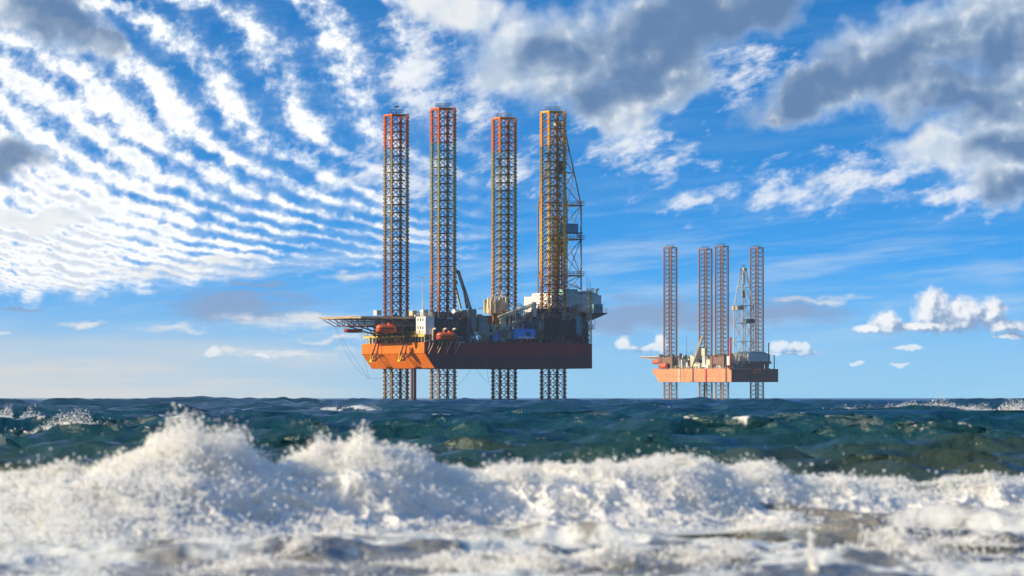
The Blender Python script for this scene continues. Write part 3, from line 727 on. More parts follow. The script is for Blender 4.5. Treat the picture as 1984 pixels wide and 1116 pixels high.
# structure behind the lifeboat, between the two near legs
def part(name, x0, x1, y0, y1, b, db, m, parent=None): return g1.bx_(MB(), x0, x1, y0, y1, b, db).build(name, M[m], parent or T)
wk = part('side_deckhouse', 841, 897, 604.5, 664, 1.6, 2.0, 'navy')
sg = part('sign_board', 866.5, 878, 615, 622, 1.35, 0.12, 'white')
tx = MB(); sa, sz = g1.A(866.5, 1.35), g1.Z(622, 5, 1.35)
for r_ in range(2):
    x = sa+0.28
    for i in range(4):
        tx.box(x, x+0.22+0.08*((i*7+r_) % 3), 1.315, 1.35, sz+0.25+r_*.36, sz+.42+r_*.36); x += 0.37
tx.build('lettering', M['dark'], sg)
lv = MB()
for py in (640, 628): 
    z = g1.Z(py, 8, 0.6); lv.box(g1.A(846, .6), g1.A(899, .6), 0.4, 1.6, z-.15, z); lv.rail([(g1.A(846, .6), .45, z), (g1.A(899, .6), .45, z)], 1.1, .05, 1.3)
lv.build('gallery', M['steel'], wk)
c = Vector(g1.pt(878.5, 603, 1.0)); dd = MB(); n = 16
ring = [(0.0, 0.0, -0.1)]
for k, (rr, off) in enumerate(((0.66, 0.18), (0.66, 0.30))):
    pass
dvec = Vector((-0.75, -0.6, 0.15)).normalized(); u = dvec.orthogonal().normalized(); w = dvec.cross(u)
vs = [c+dvec*(-0.18)]
for rr, off in ((0.35, -0.12), (0.66, 0.1)):
    vs += [c+dvec*off+u*rr*math.cos(2*math.pi*i/n)+w*rr*math.sin(2*math.pi*i/n) for i in range(n)]
fs = [(0, 1+i, 1+(i+1) % n) for i in range(n)]+[(1+i, 1+n+i, 1+n+(i+1) % n, 1+(i+1) % n) for i in range(n)]
dd.add(vs, fs); vs2 = [p-dvec*0.06 for p in vs]; dd.add(vs2, [tuple(reversed(f)) for f in fs])
dish = dd.build('satellite_dish', M['white'], T, True)
MB().tube(c-dvec*.2, c+Vector((0.4, .5, -1.2)), 0.09, 5).build('bracket', M['steel'], dish)
part('machinery_house', 897, 921, 611, 664, 5, 6, 'teal'); part('control_cabin', 896, 911, 600.5, 612, 4.2, 4, 'green')
clutter(g1, 'deck_piping', M['steel'], 16, (9, 17), (0.6, 1.4), (DK, DK+7), 21, .2, .5, 0.85)
clutter(g1, 'deck_machinery', M['panel'], 24, (5, 17), (0.4, 1.3), (DK, DK+2.4), 22, .3, .7, 0.3)

# first crane: grey boom laid up, twin horned crane posts
c0 = g1.pt(912, 601, 6); c1 = g1.pt(888, 527, 6); c2 = g1.pt(905, 598, 7.2)
cr = part('crane_base', 903, 923, 612, 650, 3.6, 3.0, 'green')
bm_ = MB(); truss(bm_, c0, c1, 0.6, 0.6, 18, 0.11, 0.06); truss(bm_, c2, Vector(c0).lerp(Vector(c1), 0.62), 0.35, 0.35, 8, 0.08, 0.05)
bm_.beam(Vector(c1)+Vector((0.2, 0, .1)), Vector(c1)+Vector((-0.7, 0, .35)), .7, .6)
boom = bm_.build('boom', M['dark'], cr)
hk = MB().tube(Vector(c1)+Vector((-.5, 0, 0)), Vector(c1)+Vector((-.5, 0, -2.6)), 0.04, 4); hk.box(c1[0]-.7, c1[0]-.3, c1[1]-.2, c1[1]+.2, c1[2]-3.4, c1[2]-2.6); hk.build('hook', M['dark'], cr)
g_ = MB().tube(c1, g1.pt(921, 601, 6), 0.035, 3); g_.build('stay', M['dark'], cr)
def horn(name, pts, b, db, m):
    poly = [(g1.A(x, b), g1.Z(y, g1.A(x, b), b)) for x, y in pts]
    return MB().prism(poly, 'y', b, b+db).build(name, M[m], T)
horn('crane_post', [(908, 600), (922, 598.5), (923.5, 603), (921.5, 650), (917, 650)], 2.4, 1.1, 'steel')
horn('crane_post', [(927, 609), (931, 608.5), (945, 615), (948.5, 650), (926, 650), (929, 628)], 2.4, 1.6, 'green')
part('white_locker', 919, 926, 643, 650, 1.8, 1.0, 'white')
part('storage_tank', 921, 928, 612, 643, 9, 3, 'cream')
p0, p1 = g1.pt(893, 598, 12), g1.pt(883, 556, 12)
MB().beam(p0, p1, .45, .5).build('derelict_boom', M['cream'], T)
MB().box(g1.A(915, 1), g1.A(990, 1), 0.4, 8, DK, DK+0.3).build('deck_plinth', M['deck'], T)

# midships: rusty machinery, second crane with cream boom, lower boom resting on deck
part('rusty_housing', 938, 992, 612, 640, 9, 8, 'brown'); part('green_deck', 945, 1000, 634.5, 637.5, 5, 5, 'green')
part('mud_tank', 985, 1012, 614, 640, 7, 6, 'green')
clutter(g1, 'rusty_machinery', M['rust'], 60, (24, 35), (5, 9), (DK+4, DK+10.5), 31, .25, .7, 0.5)
clutter(g1, 'cream_machinery', M['cream'], 30, (25, 36), (4.5, 8.5), (DK+4, DK+9.5), 32, .2, .6, 0.5)
part('lime_locker', 960, 966, 628, 634, 4, 1.5, 'yellow')
for (x0, x1, y0, y1, m_) in ((957, 964, 596, 612, 'brown'), (963, 969, 583, 612, 'cream'), (968, 975, 591, 612, 'rust'), (974, 979, 580, 612, 'palegrey'), (979, 986, 600, 612, 'brown')):
    part('mud_pit_housing', x0, x1, y0, y1, 22, 3, m_)
clutter(g1, 'mud_pit_gear', M['cream'], 60, (29, 35), (18, 23), (DK+9, DK+15.5), 91, .15, .45, 0.5)
c0, c1 = g1.pt(966, 615.5, 3), g1.pt(1036.5, 588.5, 3)
cr2 = part('crane_mast', 1033.5, 1039.5, 585, 614, 2.6, 0.9, 'cream')
b2 = MB(); truss(b2, c0, c1, 0.7, 0.7, 18, 0.16, 0.08); b2.build('boom', M['cream'], cr2)
b3 = MB(); b3.beam(Vector(g1.pt(986, 611, 3)), Vector(g1.pt(1026, 595, 3)), .4, .5); b3.build('ram', M['cream'], cr2)
b4 = MB().beam(g1.pt(938, 653, 1.5), g1.pt(1009, 622, 1.5), 0.6, 0.6); b4.build('stowed_boom', M['green'], T)
part('deckhouse', 948, 985, 640, 664, 6, 5, 'navy'); part('pipe_rack', 962, 994, 630, 634, 4.6, 1.2, 'steel'); part('white_cabin', 1012, 1022, 627, 637, 3.2, 2, 'palegrey'); part('green_cabin', 1062, 1078, 640, 657, 1.4, 2, 'green'); part('teal_cabin', 1084, 1100, 628, 645, 2.0, 1.2, 'panel'); part('blue_locker', 958, 966, 646, 661, 2.5, 1.2, 'blue'); part('pump_house', 982, 991, 641, 657, 2.2, 2, 'green')

# containers on deck
def container(x0, x1, y0, y1, b, db, m, label, win=None):
    a0, a1 = g1.A(x0, b), g1.A(x1, b); z0, z1 = g1.Z(y1, a0, b), g1.Z(y0, a0, b)
    o = empty('container', g1.world((a0, b, z0)), g1.rot); tag(o, label, 'container')
    L, H = a1-a0, z1-z0
    MB().box(0, L, 0, db, 0, H).build('body', M[m], o)
    r = MB(); n = int(L/0.35)
    for i in range(n): r.box(0.1+i*0.35, 0.22+i*0.35, -0.05, 0, 0.25, H-0.25)
    for z in (0, H-.2): r.box(-0.04, L+.04, -0.09, -0.051, z, z+.2)
    for x in (-0.04, L-.12): r.box(x, x+.16, -0.13, -.091, 0, H)
    r.build('rib', M[m], o)
    if win: MB().box(L*win[0], L*win[1], -0.16, -0.1, H*.35, H*.68).build('door_panel', M['teal'], o)
    return o
container(998, 1036, 637, 657, 0.8, 2.5, 'blue', 'bright blue shipping container with small dark panel on the near rig deck', (0.55, 0.78))
container(1036.6, 1057, 637, 657, 0.9, 2.4, 'olive', 'olive green container on the near rig beside the bright blue container', (0.3, 0.5))
cs = MB()
for x0 in (998, 1017, 1036, 1056):
    a = g1.A(x0, 1); cs.box(a, a+.35, 0.9, 3.2, DK, g1.Z(657.1, a, 1))
each(cs, 'container_stand', M['dark'], T)
for px in (1010, 1020, 1029.5, 918, 930):
    a = g1.A(px, 0.3); q = MB().box(a-.2, a+.2, 0.2, 0.5, DK, DK+1.4); 
    o = q.build('bollard_post', M['red'], T); MB().box(a-.62, a+.62, 0.1, 0.6, DK+1.42, DK+2.0).build('cap', M['palegrey'], o)

# stern: substructure, drill floor house, jackhouse platforms
part('substructure', 1018, 1140, 622, 664, 4.2, 14, 'teal'); part('upper_substructure', 1050, 1137, 604, 622, 5.2, 12, 'navy')
for i, px in enumerate((1022, 1031, 1040)):
    a = g1.A(px, 3.4); MB().tube((a, 3.4, g1.Z(641, a, 3)), (a, 3.4, g1.Z(621.5, a, 3)), 1.3, 14).build('silo', M['teal'], T, True)
ga = MB()
for y in (621.5, 636, 650):
    z = g1.Z(y, 40, 3); ga.box(g1.A(1045, 3.2), g1.A(1140, 3.2), 3.0, 4.2, z-.15, z); ga.rail([(g1.A(1045, 3.2), 3.05, z), (g1.A(1140, 3.2), 3.05, z)], 1.1, .05, 1.3)
ga.build('gallery', M['steel'], T)
clutter(g1, 'stern_piping', M['panel'], 60, (33, 51), (2.2, 3.0), (DK, DK+9.5), 41, .15, .5, 0.8)
clutter(g1, 'stern_machinery', M['dark'], 60, (41, 52), (0.5, 2.2), (DK, DK+3.2), 42, .3, .8, 0.4)
clutter(g1, 'stern_gear', M['dark'], 46, (38, 51), (3.5, 7), (g1.Z(604, 45, 4), g1.Z(590, 45, 4)), 43, .2, .7, 0.5)
part('equipment_panel', 1109.5, 1124, 615, 648, 1.9, 0.9, 'panel')
dhb = 11.0; dha0, dha1 = g1.A(1069, dhb), g1.A(1165, dhb); dz0, dz1 = g1.Z(605, dha0, dhb), g1.Z(571, dha0, dhb)
dh = MB().box(dha0, dha1, dhb, dhb+13.3, dz0, dz1).build('drill_floor_house', M['palegrey'], T)
MB().box(dha0-.06, dha0-.005, dhb+0.1, dhb+13.2, dz0+.2, dz1+.6).build('front_wall', M['white'], dh)
ro = MB().prism([(dha0+4, dz1), (dha1-6.5, dz1), (dha1-7.5, dz1+1.7), (dha0+4.6, dz1+1.7)], 'y', dhb+.6, dhb+12.5); ro.prism([(dha1-6, dz1), (dha1-.2, dz1), (dha1-3.5, dz1+1.1), (dha1-6, dz1+1.3)], 'y', dhb+.5, dhb+12.8)
ro.build('roof', M['panel'], dh)
rb = MB()
for i in range(11): x = dha0+1+i*1.4; rb.box(x, x+.09, dhb-.05, dhb, dz0+.1, dz1-.05)
each(rb, 'wall_rib', M['palegrey'], dh)
fl_ = MB().prism([(dha0-1, dz0-.02), (dha1+1.2, dz0-.02), (dha1+1.2, dz0-.3), (dha1-3.5, dz0-2.2), (dha0-1, dz0-2.2)], 'y', dhb-1.5, dhb+14); fl_.build('drill_floor', M['dark'], dh)
rl = MB().rail([(dha0-1, dhb-1.45, dz0), (dha1+1.1, dhb-1.45, dz0)], 1.1, .05, 1.4); rl.rail([(dha0+4.7, dhb+.7, dz1+1.7), (dha1-7.6, dhb+.7, dz1+1.7)], 1.1, .05, 1.4); rl.build('railing', M['steel'], dh)
a0 = g1.A(1150, 9.6); cb = MB().box(a0, g1.A(1168, 9.6), 9.6, 12, dz0, g1.Z(589, a0, 9.6)).build('cabin', M['panel'], dh)
for x in (0.25, 0.7):
    L = g1.A(1168, 9.6)-a0; MB().box(a0+L*x, a0+L*x+.5, 9.53, 9.6, dz0+1.2, dz0+1.8).build('window', M['glass'], cb)
MB().box(g1.A(1118, 10.9), g1.A(1122, 10.9), dhb-.07, dhb, dz0, dz0+2.2).build('door', M['glass'], dh)
v = Vector(g1.pt(1155.5, 574, 18)); ex = MB().tube(v, v+Vector((0, 0, 1.8)), 0.35, 8); ex.tube(v+Vector((-.1, 0, 1.8)), v+Vector((.8, 0, 2.1)), 0.3, 8); ex.build('exhaust', M['steel'], dh)
MB().box(g1.A(1030, 24), g1.A(1047, 24), 23, 29, dz0-1, dz0+4.8).build('white_cabin', M['white'], T)
# ladder tower at the stern
lt = MB(); truss(lt, g1.pt(1141.5, 664, 4), g1.pt(1141.5, 560, 4), 1.1, 1.1, 22, 0.11, 0.07); ltw = lt.build('ladder_tower', M['cream'], T)
for py in (637, 606, 566):
    a, b_, z = g1.pt(1141, py, 3.4); q = MB().box(a-.9, a+1.6, 2.6, 4.8, z-.12, z); q.rail([(a-.9, 2.65, z), (a+1.6, 2.65, z), (a+1.6, 4.8, z)], 1.1, .05, .9); q.build('landing', M['steel'], ltw)
q = MB(); a, b_, z = g1.pt(1147, 637, 3); q.box(a-1, a+.9, 2.6, 4.2, z-.15, z); q.rail([(a-1, 2.65, z), (a+.8, 2.65, z)], 1.1, .05, .9); q.tube((a+.8, 2.7, z), (a+.8, 2.7, z+3.8), .07, 4); q.tube((a+.8, 2.7, z+3.6), (a+.2, 2.7, z+3.6), .06, 4); q.build('stern_landing', M['steel'], T)
for px in (1137.5, 1143): MB().tube(g1.pt(px, 566, 5), g1.pt(px, 536 if px < 1140 else 545, 5), .07, 4).build('whip_aerial', M['dark'], T)

# derrick
ds = 9.4; db_ = 20.0; da = g1.A(1084, db_); zb, zk, zt = dz1+1.7, g1.Z(398, da, db_), g1.Z(243, da, db_)
dk_ = MB(); hw = ds/2
def dcorner(i, z):
    w = hw if z <= zk else hw+(1.0-hw)*(z-zk)/(zt-zk)
    return Vector((da+(-w, w, w, -w)[i], db_+(-w, -w, w, w)[i], z))
for i in range(4):
    dk_.tube(dcorner(i, zb-4), dcorner(i, zk), 0.24, 6); dk_.tube(dcorner(i, zk), dcorner(i, zt), 0.22, 6, 0.16)
derrick = dk_.build('derrick', M['steel'], T)
lev = [zb, g1.Z(534, da, db_), g1.Z(464, da, db_), zk, g1.Z(335, da, db_), g1.Z(290, da, db_), zt]
gi = MB()
for z in lev[1:]:
    for i in range(4): gi.tube(dcorner(i, z), dcorner((i+1) % 4, z), 0.15, 5)
each(gi, 'girt', M['steel'], derrick)
xb = MB()
for z0_, z1_ in zip(lev[:-1], lev[1:]):
    for i in range(4):
        j_ = (i+1) % 4
        xb.tube(dcorner(i, z0_), dcorner(j_, z1_), 0.12, 5); xb.tube(dcorner(j_, z0_), dcorner(i, z1_), 0.12, 5)
each(xb, 'cross_brace', M['steel'], derrick)
for z in lev[1:4]:
    q = MB().box(da-hw-.6, da+hw+.6, db_-hw-.9, db_-hw+.6, z-.2, z); q.box(da+hw-.4, da+hw+.9, db_-hw+.61, db_+hw, z-.2, z)
    q.rail([(da-hw-.6, db_-hw-.85, z), (da+hw+.85, db_-hw-.85, z), (da+hw+.85, db_+hw, z)], 1.1, .05, 1.2); q.build('platform', M['dark'], derrick)
a0, a1 = g1.A(1082, db_-hw+.3), g1.A(1118, db_-hw+.3)
ww = MB().box(a0, a1, db_-hw-.6, db_-hw+2.5, g1.Z(451, da, db_), g1.Z(434, da, db_)).build('monkeyboard_windwall', M['windwall'], derrick)
MB().box(a0-.5, a1+1.2, db_-hw-1.1, db_-hw+2.6, g1.Z(453.5, da, db_), g1.Z(451.1, da, db_)).build('floor', M['dark'], ww)
tb_ = MB().box(da-.9, da+.9, db_-.7, db_+.7, zt-14, zt-10.5); tb_.box(da-1.3, da+1.3, db_-1.0, db_+1.0, zt-38, zt-33)
for s_ in (-.5, -.2, .2, .5): tb_.tube((da+s_, db_, zt), (da+s_, db_, zt-33), 0.05, 3)
tb_.tube((da, db_, zt-38), (da, db_, zb), 0.14, 5); tb_.tube((da+.9, db_+2, zt-8), (da+.9, db_+2, zb), 0.12, 5); tb_.tube((da-2.5, db_+2, zk), (da-2.5, db_+2, zb), 0.1, 5)
tb_.build('travelling_block', M['dark'], derrick)
MB().box(da-1.4, da+1.4, db_-1.4, db_+1.4, zt, zt+.9).build('crown_block', M['cream'], derrick)
pr = MB(); rnd = random.Random(12)
for i in range(40):
    x, y = da+rnd.uniform(-3.4, 1), db_-hw+rnd.uniform(1.2, 3.2); pr.tube((x, y, zb-3), (x, y, zk-3), 0.07, 4)
pr.build('drill_pipe', M['rust'], derrick, kind='stuff')

# fine pipework, ladders and lamps crowding the near side
clutter(g1, 'side_piping', M['palegrey'], 120, (15, 51), (3.4, 4.0), (DK, DK+6.5), 81, .12, .3, 0.9)
clutter(g1, 'side_valves', M['green'], 90, (15, 51), (3.3, 3.9), (DK, DK+4.5), 82, .15, .45, 0.5)
clutter(g1, 'side_boxes', M['rust'], 50, (12, 51), (0.3, 3.0), (DK, DK+1.3), 83, .15, .45, 0.4)
clutter(g1, 'upper_piping', M['steel'], 130, (30, 51), (2.6, 5.0), (DK+4, DK+12), 84, .12, .4, 0.85)
clutter(g1, 'upper_gear', M['navy'], 120, (36, 51), (2.2, 9.0), (DK+7, DK+11), 85, .2, .7, 0.5)
clutter(g1, 'bow_gear', M['dark'], 80, (-0.4, 3.4), (1, HB-1), (zw, zw+1.4), 86, .1, .4, 0.6)
clutter(g1, 'bow_rigging', M['yellow'], 26, (-0.4, 3.0), (8, HB-6), (Z1+.2, zw+.6), 87, .1, .35, 0.5)
# under the hull: caissons and slack lines
for px in (798, 804): MB().tube(g1.pt(px, 713, 12)[:2]+(Z0+.1,), g1.pt(px, 713, 12)[:2]+(-3,), 0.42, 10).build('caisson', M['rust'], T)
def cable(p, q, sag, name, n=14, r=0.03):
    p, q = Vector(p), Vector(q); mb = MB(); pts = []
    for i in range(n+1):
        t = i/n; c = p.lerp(q, t); c.z -= sag*4*t*(1-t); pts.append(c)
    for u_, v_ in zip(pts[:-1], pts[1:]): mb.tube(u_, v_, r, 4, cap=False)
    return mb.build(name, M['dark'], T)
cable(g1.pt(648, 632, 18), g1.pt(716, 733, 18), 2.8, 'slack_line'); cable(g1.pt(650, 632, 18), g1.pt(714, 731, 18), 0.8, 'slack_line')
cable(g1.pt(705, 690, 18), g1.pt(716, 735, 18), 0.4, 'slack_line'); cable(g1.pt(716, 733, 18), g1.pt(743, 733, 18), 0.05, 'slack_line')
cable(g1.pt(914, 713, 1), g1.pt(885, 750, 1), 0.3, 'slack_line'); cable(g1.pt(923, 714, 1), g1.pt(948, 742, 1), 0.5, 'slack_line'); cable(g1.pt(944, 713, 1), g1.pt(948, 742, 1), 1.0, 'slack_line')

# ================================================================ far rig, hazy, long side in the sun
g2 = Rig('drilling_rig', R(51.7-90), 1417, HL, 2493.0)
tag(g2.root, 'distant hazy jack-up drilling rig with salmon hull, brown legs and red post', 'drilling rig')
T2 = g2.root
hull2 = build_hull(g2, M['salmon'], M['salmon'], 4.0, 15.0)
hull2.data.materials.append(M['stern_shade'])
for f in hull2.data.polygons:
    if f.normal.x > 0.9: f.material_index = 2  # stern faces get the darker maroon, shade painted into the hull colour
L2 = leg_meshes(M['leg2'], 'leg2')
for (a, b) in ((AL0, BL0), (AL0, BL1), (AL1, BL0), (AL1, BL1)):
    build_leg(T2, a, b, L2, False)
    w = 3.9; j = MB()
    for i, k in ((-1, -1), (1, -1), (1, 1), (-1, 1)): j.box(a+i*w-.8, a+i*w+.8, b+k*w-.8, b+k*w+.8, DK, DK+6.8)
    j.box(a-w+.81, a+w-.81, b-w-.5, b-w-.2, DK+2.5, DK+6.5); j.box(a+w+.2, a+w+.5, b-w+.81, b+w-.81, DK+2.5, DK+6.5)
    j.box(a-w-.5, a-w-.2, b-w+.81, b+w-.81, DK+2.5, DK+6.5); j.box(a-w+.81, a+w-.81, b+w+.2, b+w+.5, DK+2.5, DK+6.5)
    jh = j.build('jack_house', M['brown'] if b == BL0 else M['navy'], T2)
    q = MB(); rnd = random.Random(int(a*7+b))
    for i in range(14):
        x, y = a+rnd.choice((-1, 1))*rnd.uniform(3, 4.7), b+rnd.choice((-1, 1))*rnd.uniform(3, 4.7); q.box(x-.35, x+.35, y-.35, y+.35, DK+6.8, DK+6.8+rnd.uniform(.5, 2))
    q.build('jack_motor', M['dark'], jh, kind='stuff')
for px, m in ((1316, 'cream'), (1342, 'brown'), (1367.5, 'red'), (1406.5, 'brown')):
    a = g2.A(px, -.2); MB().box(a-.45, a+.45, -0.35, -0.06, Z0+.02, Z1+.1).build('fender_post', M[m], hull2)
def part2(name, x0, x1, y0, y1, b, db, m, parent=None): return g2.bx_(MB(), x0, x1, y0, y1, b, db).build(name, M[m], parent or T2)
# helideck beyond the bow
a1 = g2.A(1284, 14); zz = g2.Z(690.5, a1, 14); a0 = g2.A(1242, 14); pol = [(a0+2, 10), (a1, 10), (a1, 30), (a0+2, 30), (a0, 27), (a0, 13)]
hd2 = MB().prism(pol, 'z', zz-.4, zz).build('helideck', M['tan'], T2)
tr = MB()
for y in (11, 15, 20, 25, 29):
    tr.tube((a0+1.5, y, zz-.5), (a0+8, y, zz-1.6), .15, 4); tr.tube((a0+8, y, zz-1.6), (2, y, zz-1.6), .15, 4)
    x = a0+4; k = 0
    while x < 0: tr.tube((x, y, zz-.5 if k % 2 else zz-1.5), (x+2, y, zz-1.5 if k % 2 else zz-.5), .1, 4); x += 2; k += 1
    tr.tube((a0+10, y, zz-1.6), (1, y, DK+.2), .18, 4)
tr.build('support_truss', M['cream'], hd2)
part2('bow_house', 1286, 1302.5, 690, 705, 9.5, 9, 'brown'); part2('bow_platform', 1277, 1301, 700.5, 703, 1, 6, 'cream')
part2('cream_locker', 1277.5, 1285, 690, 700, 7, 3, 'cream'); part2('bow_winch', 1294, 1304, 705, 716, 2, 3, 'dark')
part2('accommodation_block', 1302.5, 1340, 690.5, 716, 10, 22, 'teal'); part2('deck_tank', 1312, 1326, 702, 711, 7, 3, 'panel'); part2('orange_vent', 1312, 1315.5, 690, 702, 6, 1.5, 'boat')
def boat2(x0, x1, y0, y1, b, label):
    a0, a1 = g2.A(x0, b), g2.A(x1, b); am = (a0+a1)/2; z0, z1 = g2.Z(y1, am, b), g2.Z(y0, am, b)
    return lifeboat('lifeboat', g2, (am, b, z0), a1-a0, 2.4, z1-z0, M['boat'], label)
boat2(1264.5, 1279, 697, 705.5, 10, 'small orange lifeboat hanging under the helideck of the distant rig')
boat2(1277, 1293.5, 704, 713.5, -.9, 'orange lifeboat by the bow of the salmon hull')
# crane on the long side
cb2 = part2('crane_house', 1342.5, 1361, 704.5, 711.5, 2, 4, 'cream')
horn2 = MB().prism([(g2.A(x, 1.6), g2.Z(y, g2.A(x, 1.6), 1.6)) for x, y in ((1337, 688.5), (1341, 688.5), (1346, 693), (1340.5, 710), (1338, 712))], 'y', 1.6, 2.6); horn2.build('crane_post', M['cream'], T2)
bo = MB(); truss(bo, g2.pt(1340.5, 709, 2.3), g2.pt(1361.5, 651, 2.3), .9, .9, 12, .2, .09); bo.beam(g2.pt(1340.5, 709, 2.3), g2.pt(1361.5, 651, 2.3), .6, .4); bo.build('boom', M['cream'], cb2)
MB().prism([(g2.A(x, 6.5), g2.Z(y, g2.A(x, 6.5), 6.5)) for x, y in ((1343, 703), (1357, 672), (1361, 672), (1366, 703))], 'y', 6.5, 8).build('crane_tower', M['navy'], T2)
part2('crane_column', 1360.5, 1366, 690, 710, 1.8, 1.2, 'palegrey'); part2('crane_cab', 1359, 1365.5, 674.5, 689.5, 1.6, 1.6, 'cream'); part2('deck_cabin', 1368.5, 1378, 696.5, 716, 1.5, 3, 'cream'); part2('deck_cabin', 1362, 1372, 707, 716, .8, 2, 'white')
c = MB()
for i in range(26):
    rnd = random.Random(i); a = g2.A(1300+i*4.4, .3); c.tube((a, .3, DK), (a, .3, DK+rnd.uniform(.6, 1.6)), .2, 5)
c.build('stanchion', M['cream'], T2, kind='stuff')
tk = part2('rusty_tank_house', 1378, 1401, 688, 701, 3, 4, 'brown'); lf = MB()
for px in (1379, 1386, 1393, 1400): p0 = g2.pt(px, 701, 3.2); lf.tube(p0, (p0[0], 3.2, DK), .2, 5); lf.tube(p0, (p0[0]+2.6, 3.2, DK), .12, 4)
each(lf, 'stilt', M['dark'], tk)
a = g2.A(1415.3, -.3); MB().tube((a, -.3, Z1-.3), (a, -.3, g2.Z(653.5, a, 0)), .62, 10).build('red_post', M['red'], T2, True)
part2('white_panel', 1408, 1413.5, 690, 707.5, .3, .3, 'white'); MB().tube(g2.pt(1330.5, 692, 14), g2.pt(1330.5, 648, 14), .13, 5, .05).build('radio_mast', M['dark'], T2)
for px, y in ((1338, 682), (1341.5, 678), (1334, 686)): MB().tube(g2.pt(px, 692, 12), g2.pt(px, y, 12), .12, 4).build('aerial', M['dark'], T2)
MB().tube(g2.pt(1489.5, 708, 30), g2.pt(1489.5, 664.5, 30), .35, 6).build('vent_stack', M['brown'], T2); MB().tube(g2.pt(1500, 716, 38), g2.pt(1500, 688, 38), .3, 6).build('vent_stack', M['brown'], T2)
# drill floor over the stern
sA = 53.6; b0, b1 = g2.B(1452, sA), g2.B(1492, sA); z0, z1 = g2.Z(700, sA, b0), g2.Z(686, sA, b0)
dh2 = MB().box(sA-11, sA, b0, b1, z0, z1).build('drill_floor_house', M['palegrey'], T2)
MB().prism([(b0, z1), (b1-.2, z1), (b1-5, z1+1.2), (b0+3, z1+1.5)], 'x', sA-10.9, sA-.2).build('roof', M['panel'], dh2)
MB().box(sA-11.1, sA+.6, b0-.6, b1+.6, z0-1.2, z0-.02).build('drill_floor', M['dark'], dh2)
MB().box(sA-13, sA-2, g2.B(1425, sA), b0+4, DK, z0-1.3).build('substructure', M['teal'], T2); MB().box(sA-12, sA-3.2, b0+4.1, b1-2, DK, z0-1.3).build('substructure', M['navy'], T2)
clutter(g2, 'stern_piping', M['cream'], 60, (44, 52), (4, 20), (DK, DK+9.5), 61, .2, .6, 0.7); clutter(g2, 'stern_machinery', M['dark'], 70, (42, 52.5), (2, 40), (DK, DK+3.0), 62, .3, .9, 0.5)
clutter(g2, 'deck_machinery', M['dark'], 60, (10, 42), (.8, 3), (DK, DK+1.6), 63, .3, .8, 0.4); clutter(g2, 'pale_piping', M['palegrey'], 110, (9, 50), (1, 9), (DK, DK+7), 65, .15, .6, 0.7); clutter(g2, 'upper_gear', M['cream'], 70, (8, 50), (2, 30), (DK+5, DK+9), 66, .2, .7, 0.5); clutter(g2, 'deck_gear', M['cream'], 60, (10, 42), (.6, 3), (DK, DK+2.2), 64, .2, .7, 0.4)
bb = g2.B(1466.5, HL+1.2); z_ = g2.Z(724, HL+1.2, bb)
lb = lifeboat('lifeboat', g2, (HL+1.4, bb, z_), 6.5, 2.5, 2.7, M['boat'], 'orange lifeboat slung against the shaded stern of the distant rig'); lb.rotation_euler = (0, 0, g2.rot+R(90))
MB().box(HL+.06, HL+.35, bb-5, bb+4.2, Z0+.5, Z1+3).build('lifeboat_backing', M['navy'], T2)  # dark navy slab standing proud of the stern behind the boat
# derrick
ds2 = 7.6; a_d = 47.5; b_d = g2.B(1441, a_d); hw2 = ds2/2; zb2 = z0+.5; zk2 = g2.Z(592, a_d, b_d); zt2 = g2.Z(524, a_d, b_d)
def dc2(i, z):
    w = hw2 if z <= zk2 else hw2+(1.1-hw2)*(z-zk2)/(zt2-zk2)
    return Vector((a_d+(-w, w, w, -w)[i], b_d+(-w, -w, w, w)[i], z))
q = MB()
for i in range(4): q.tube(dc2(i, zb2-3), dc2(i, zk2), .24, 5); q.tube(dc2(i, zk2), dc2(i, zt2), .22, 5)
dr2 = q.build('derrick', M['cream'], T2)
lv2 = [zb2, g2.Z(662, a_d, b_d), g2.Z(626, a_d, b_d), zk2, g2.Z(557, a_d, b_d), zt2]
q = MB(); x_ = MB()
for z in lv2[1:]:
    for i in range(4): q.tube(dc2(i, z), dc2((i+1) % 4, z), .16, 4)
for u0, u1 in zip(lv2[:-1], lv2[1:]):
    for i in range(4): x_.tube(dc2(i, u0), dc2((i+1) % 4, u1), .13, 4); x_.tube(dc2((i+1) % 4, u0), dc2(i, u1), .13, 4)
each(q, 'girt', M['cream'], dr2); each(x_, 'cross_brace', M['cream'], dr2)
for z in (lv2[1], lv2[2], zk2): MB().box(a_d-hw2-.8, a_d+hw2+.8, b_d-hw2-.8, b_d+hw2+.8, z-.15, z).build('platform', M['steel'], dr2)
MB().box(a_d-hw2-.9, a_d-.5, b_d-hw2-1, b_d+1, zk2-2.4, zk2-.4).build('monkeyboard', M['cream'], dr2)
MB().box(a_d+hw2-1, a_d+hw2+1, b_d-hw2, b_d+hw2, lv2[2]+.1, lv2[2]+2.2).build('windwall', M['teal'], dr2)
MB().box(a_d-1.3, a_d+1.3, b_d-1.3, b_d+1.3, zt2, zt2+1.4).build('crown_block', M['cream'], dr2)
q = MB()
for s_ in (-.8, .8): q.tube((a_d+s_, b_d, zt2+1.4), (a_d+s_*.3, b_d, zt2+3.4), .12, 4)
q.tube((a_d-1.5, b_d, zt2+2.6), (a_d+1.5, b_d, zt2+2.6), .1, 4); q.build('crown_frame', M['dark'], dr2)
q = MB().box(a_d-.5, a_d+.5, b_d-.4, b_d+.4, zt2-15, zt2-11); q.tube((a_d, b_d, zt2), (a_d, b_d, zb2), .12, 4); q.tube((a_d+.8, b_d, zt2), (a_d+.8, b_d, zb2), .1, 4); q.build('travelling_block', M['dark'], dr2)
MB().tube((20.5, 20, Z0+.1), (20.5, 20, -3), .5, 8).build('caisson', M['rust'], T2)

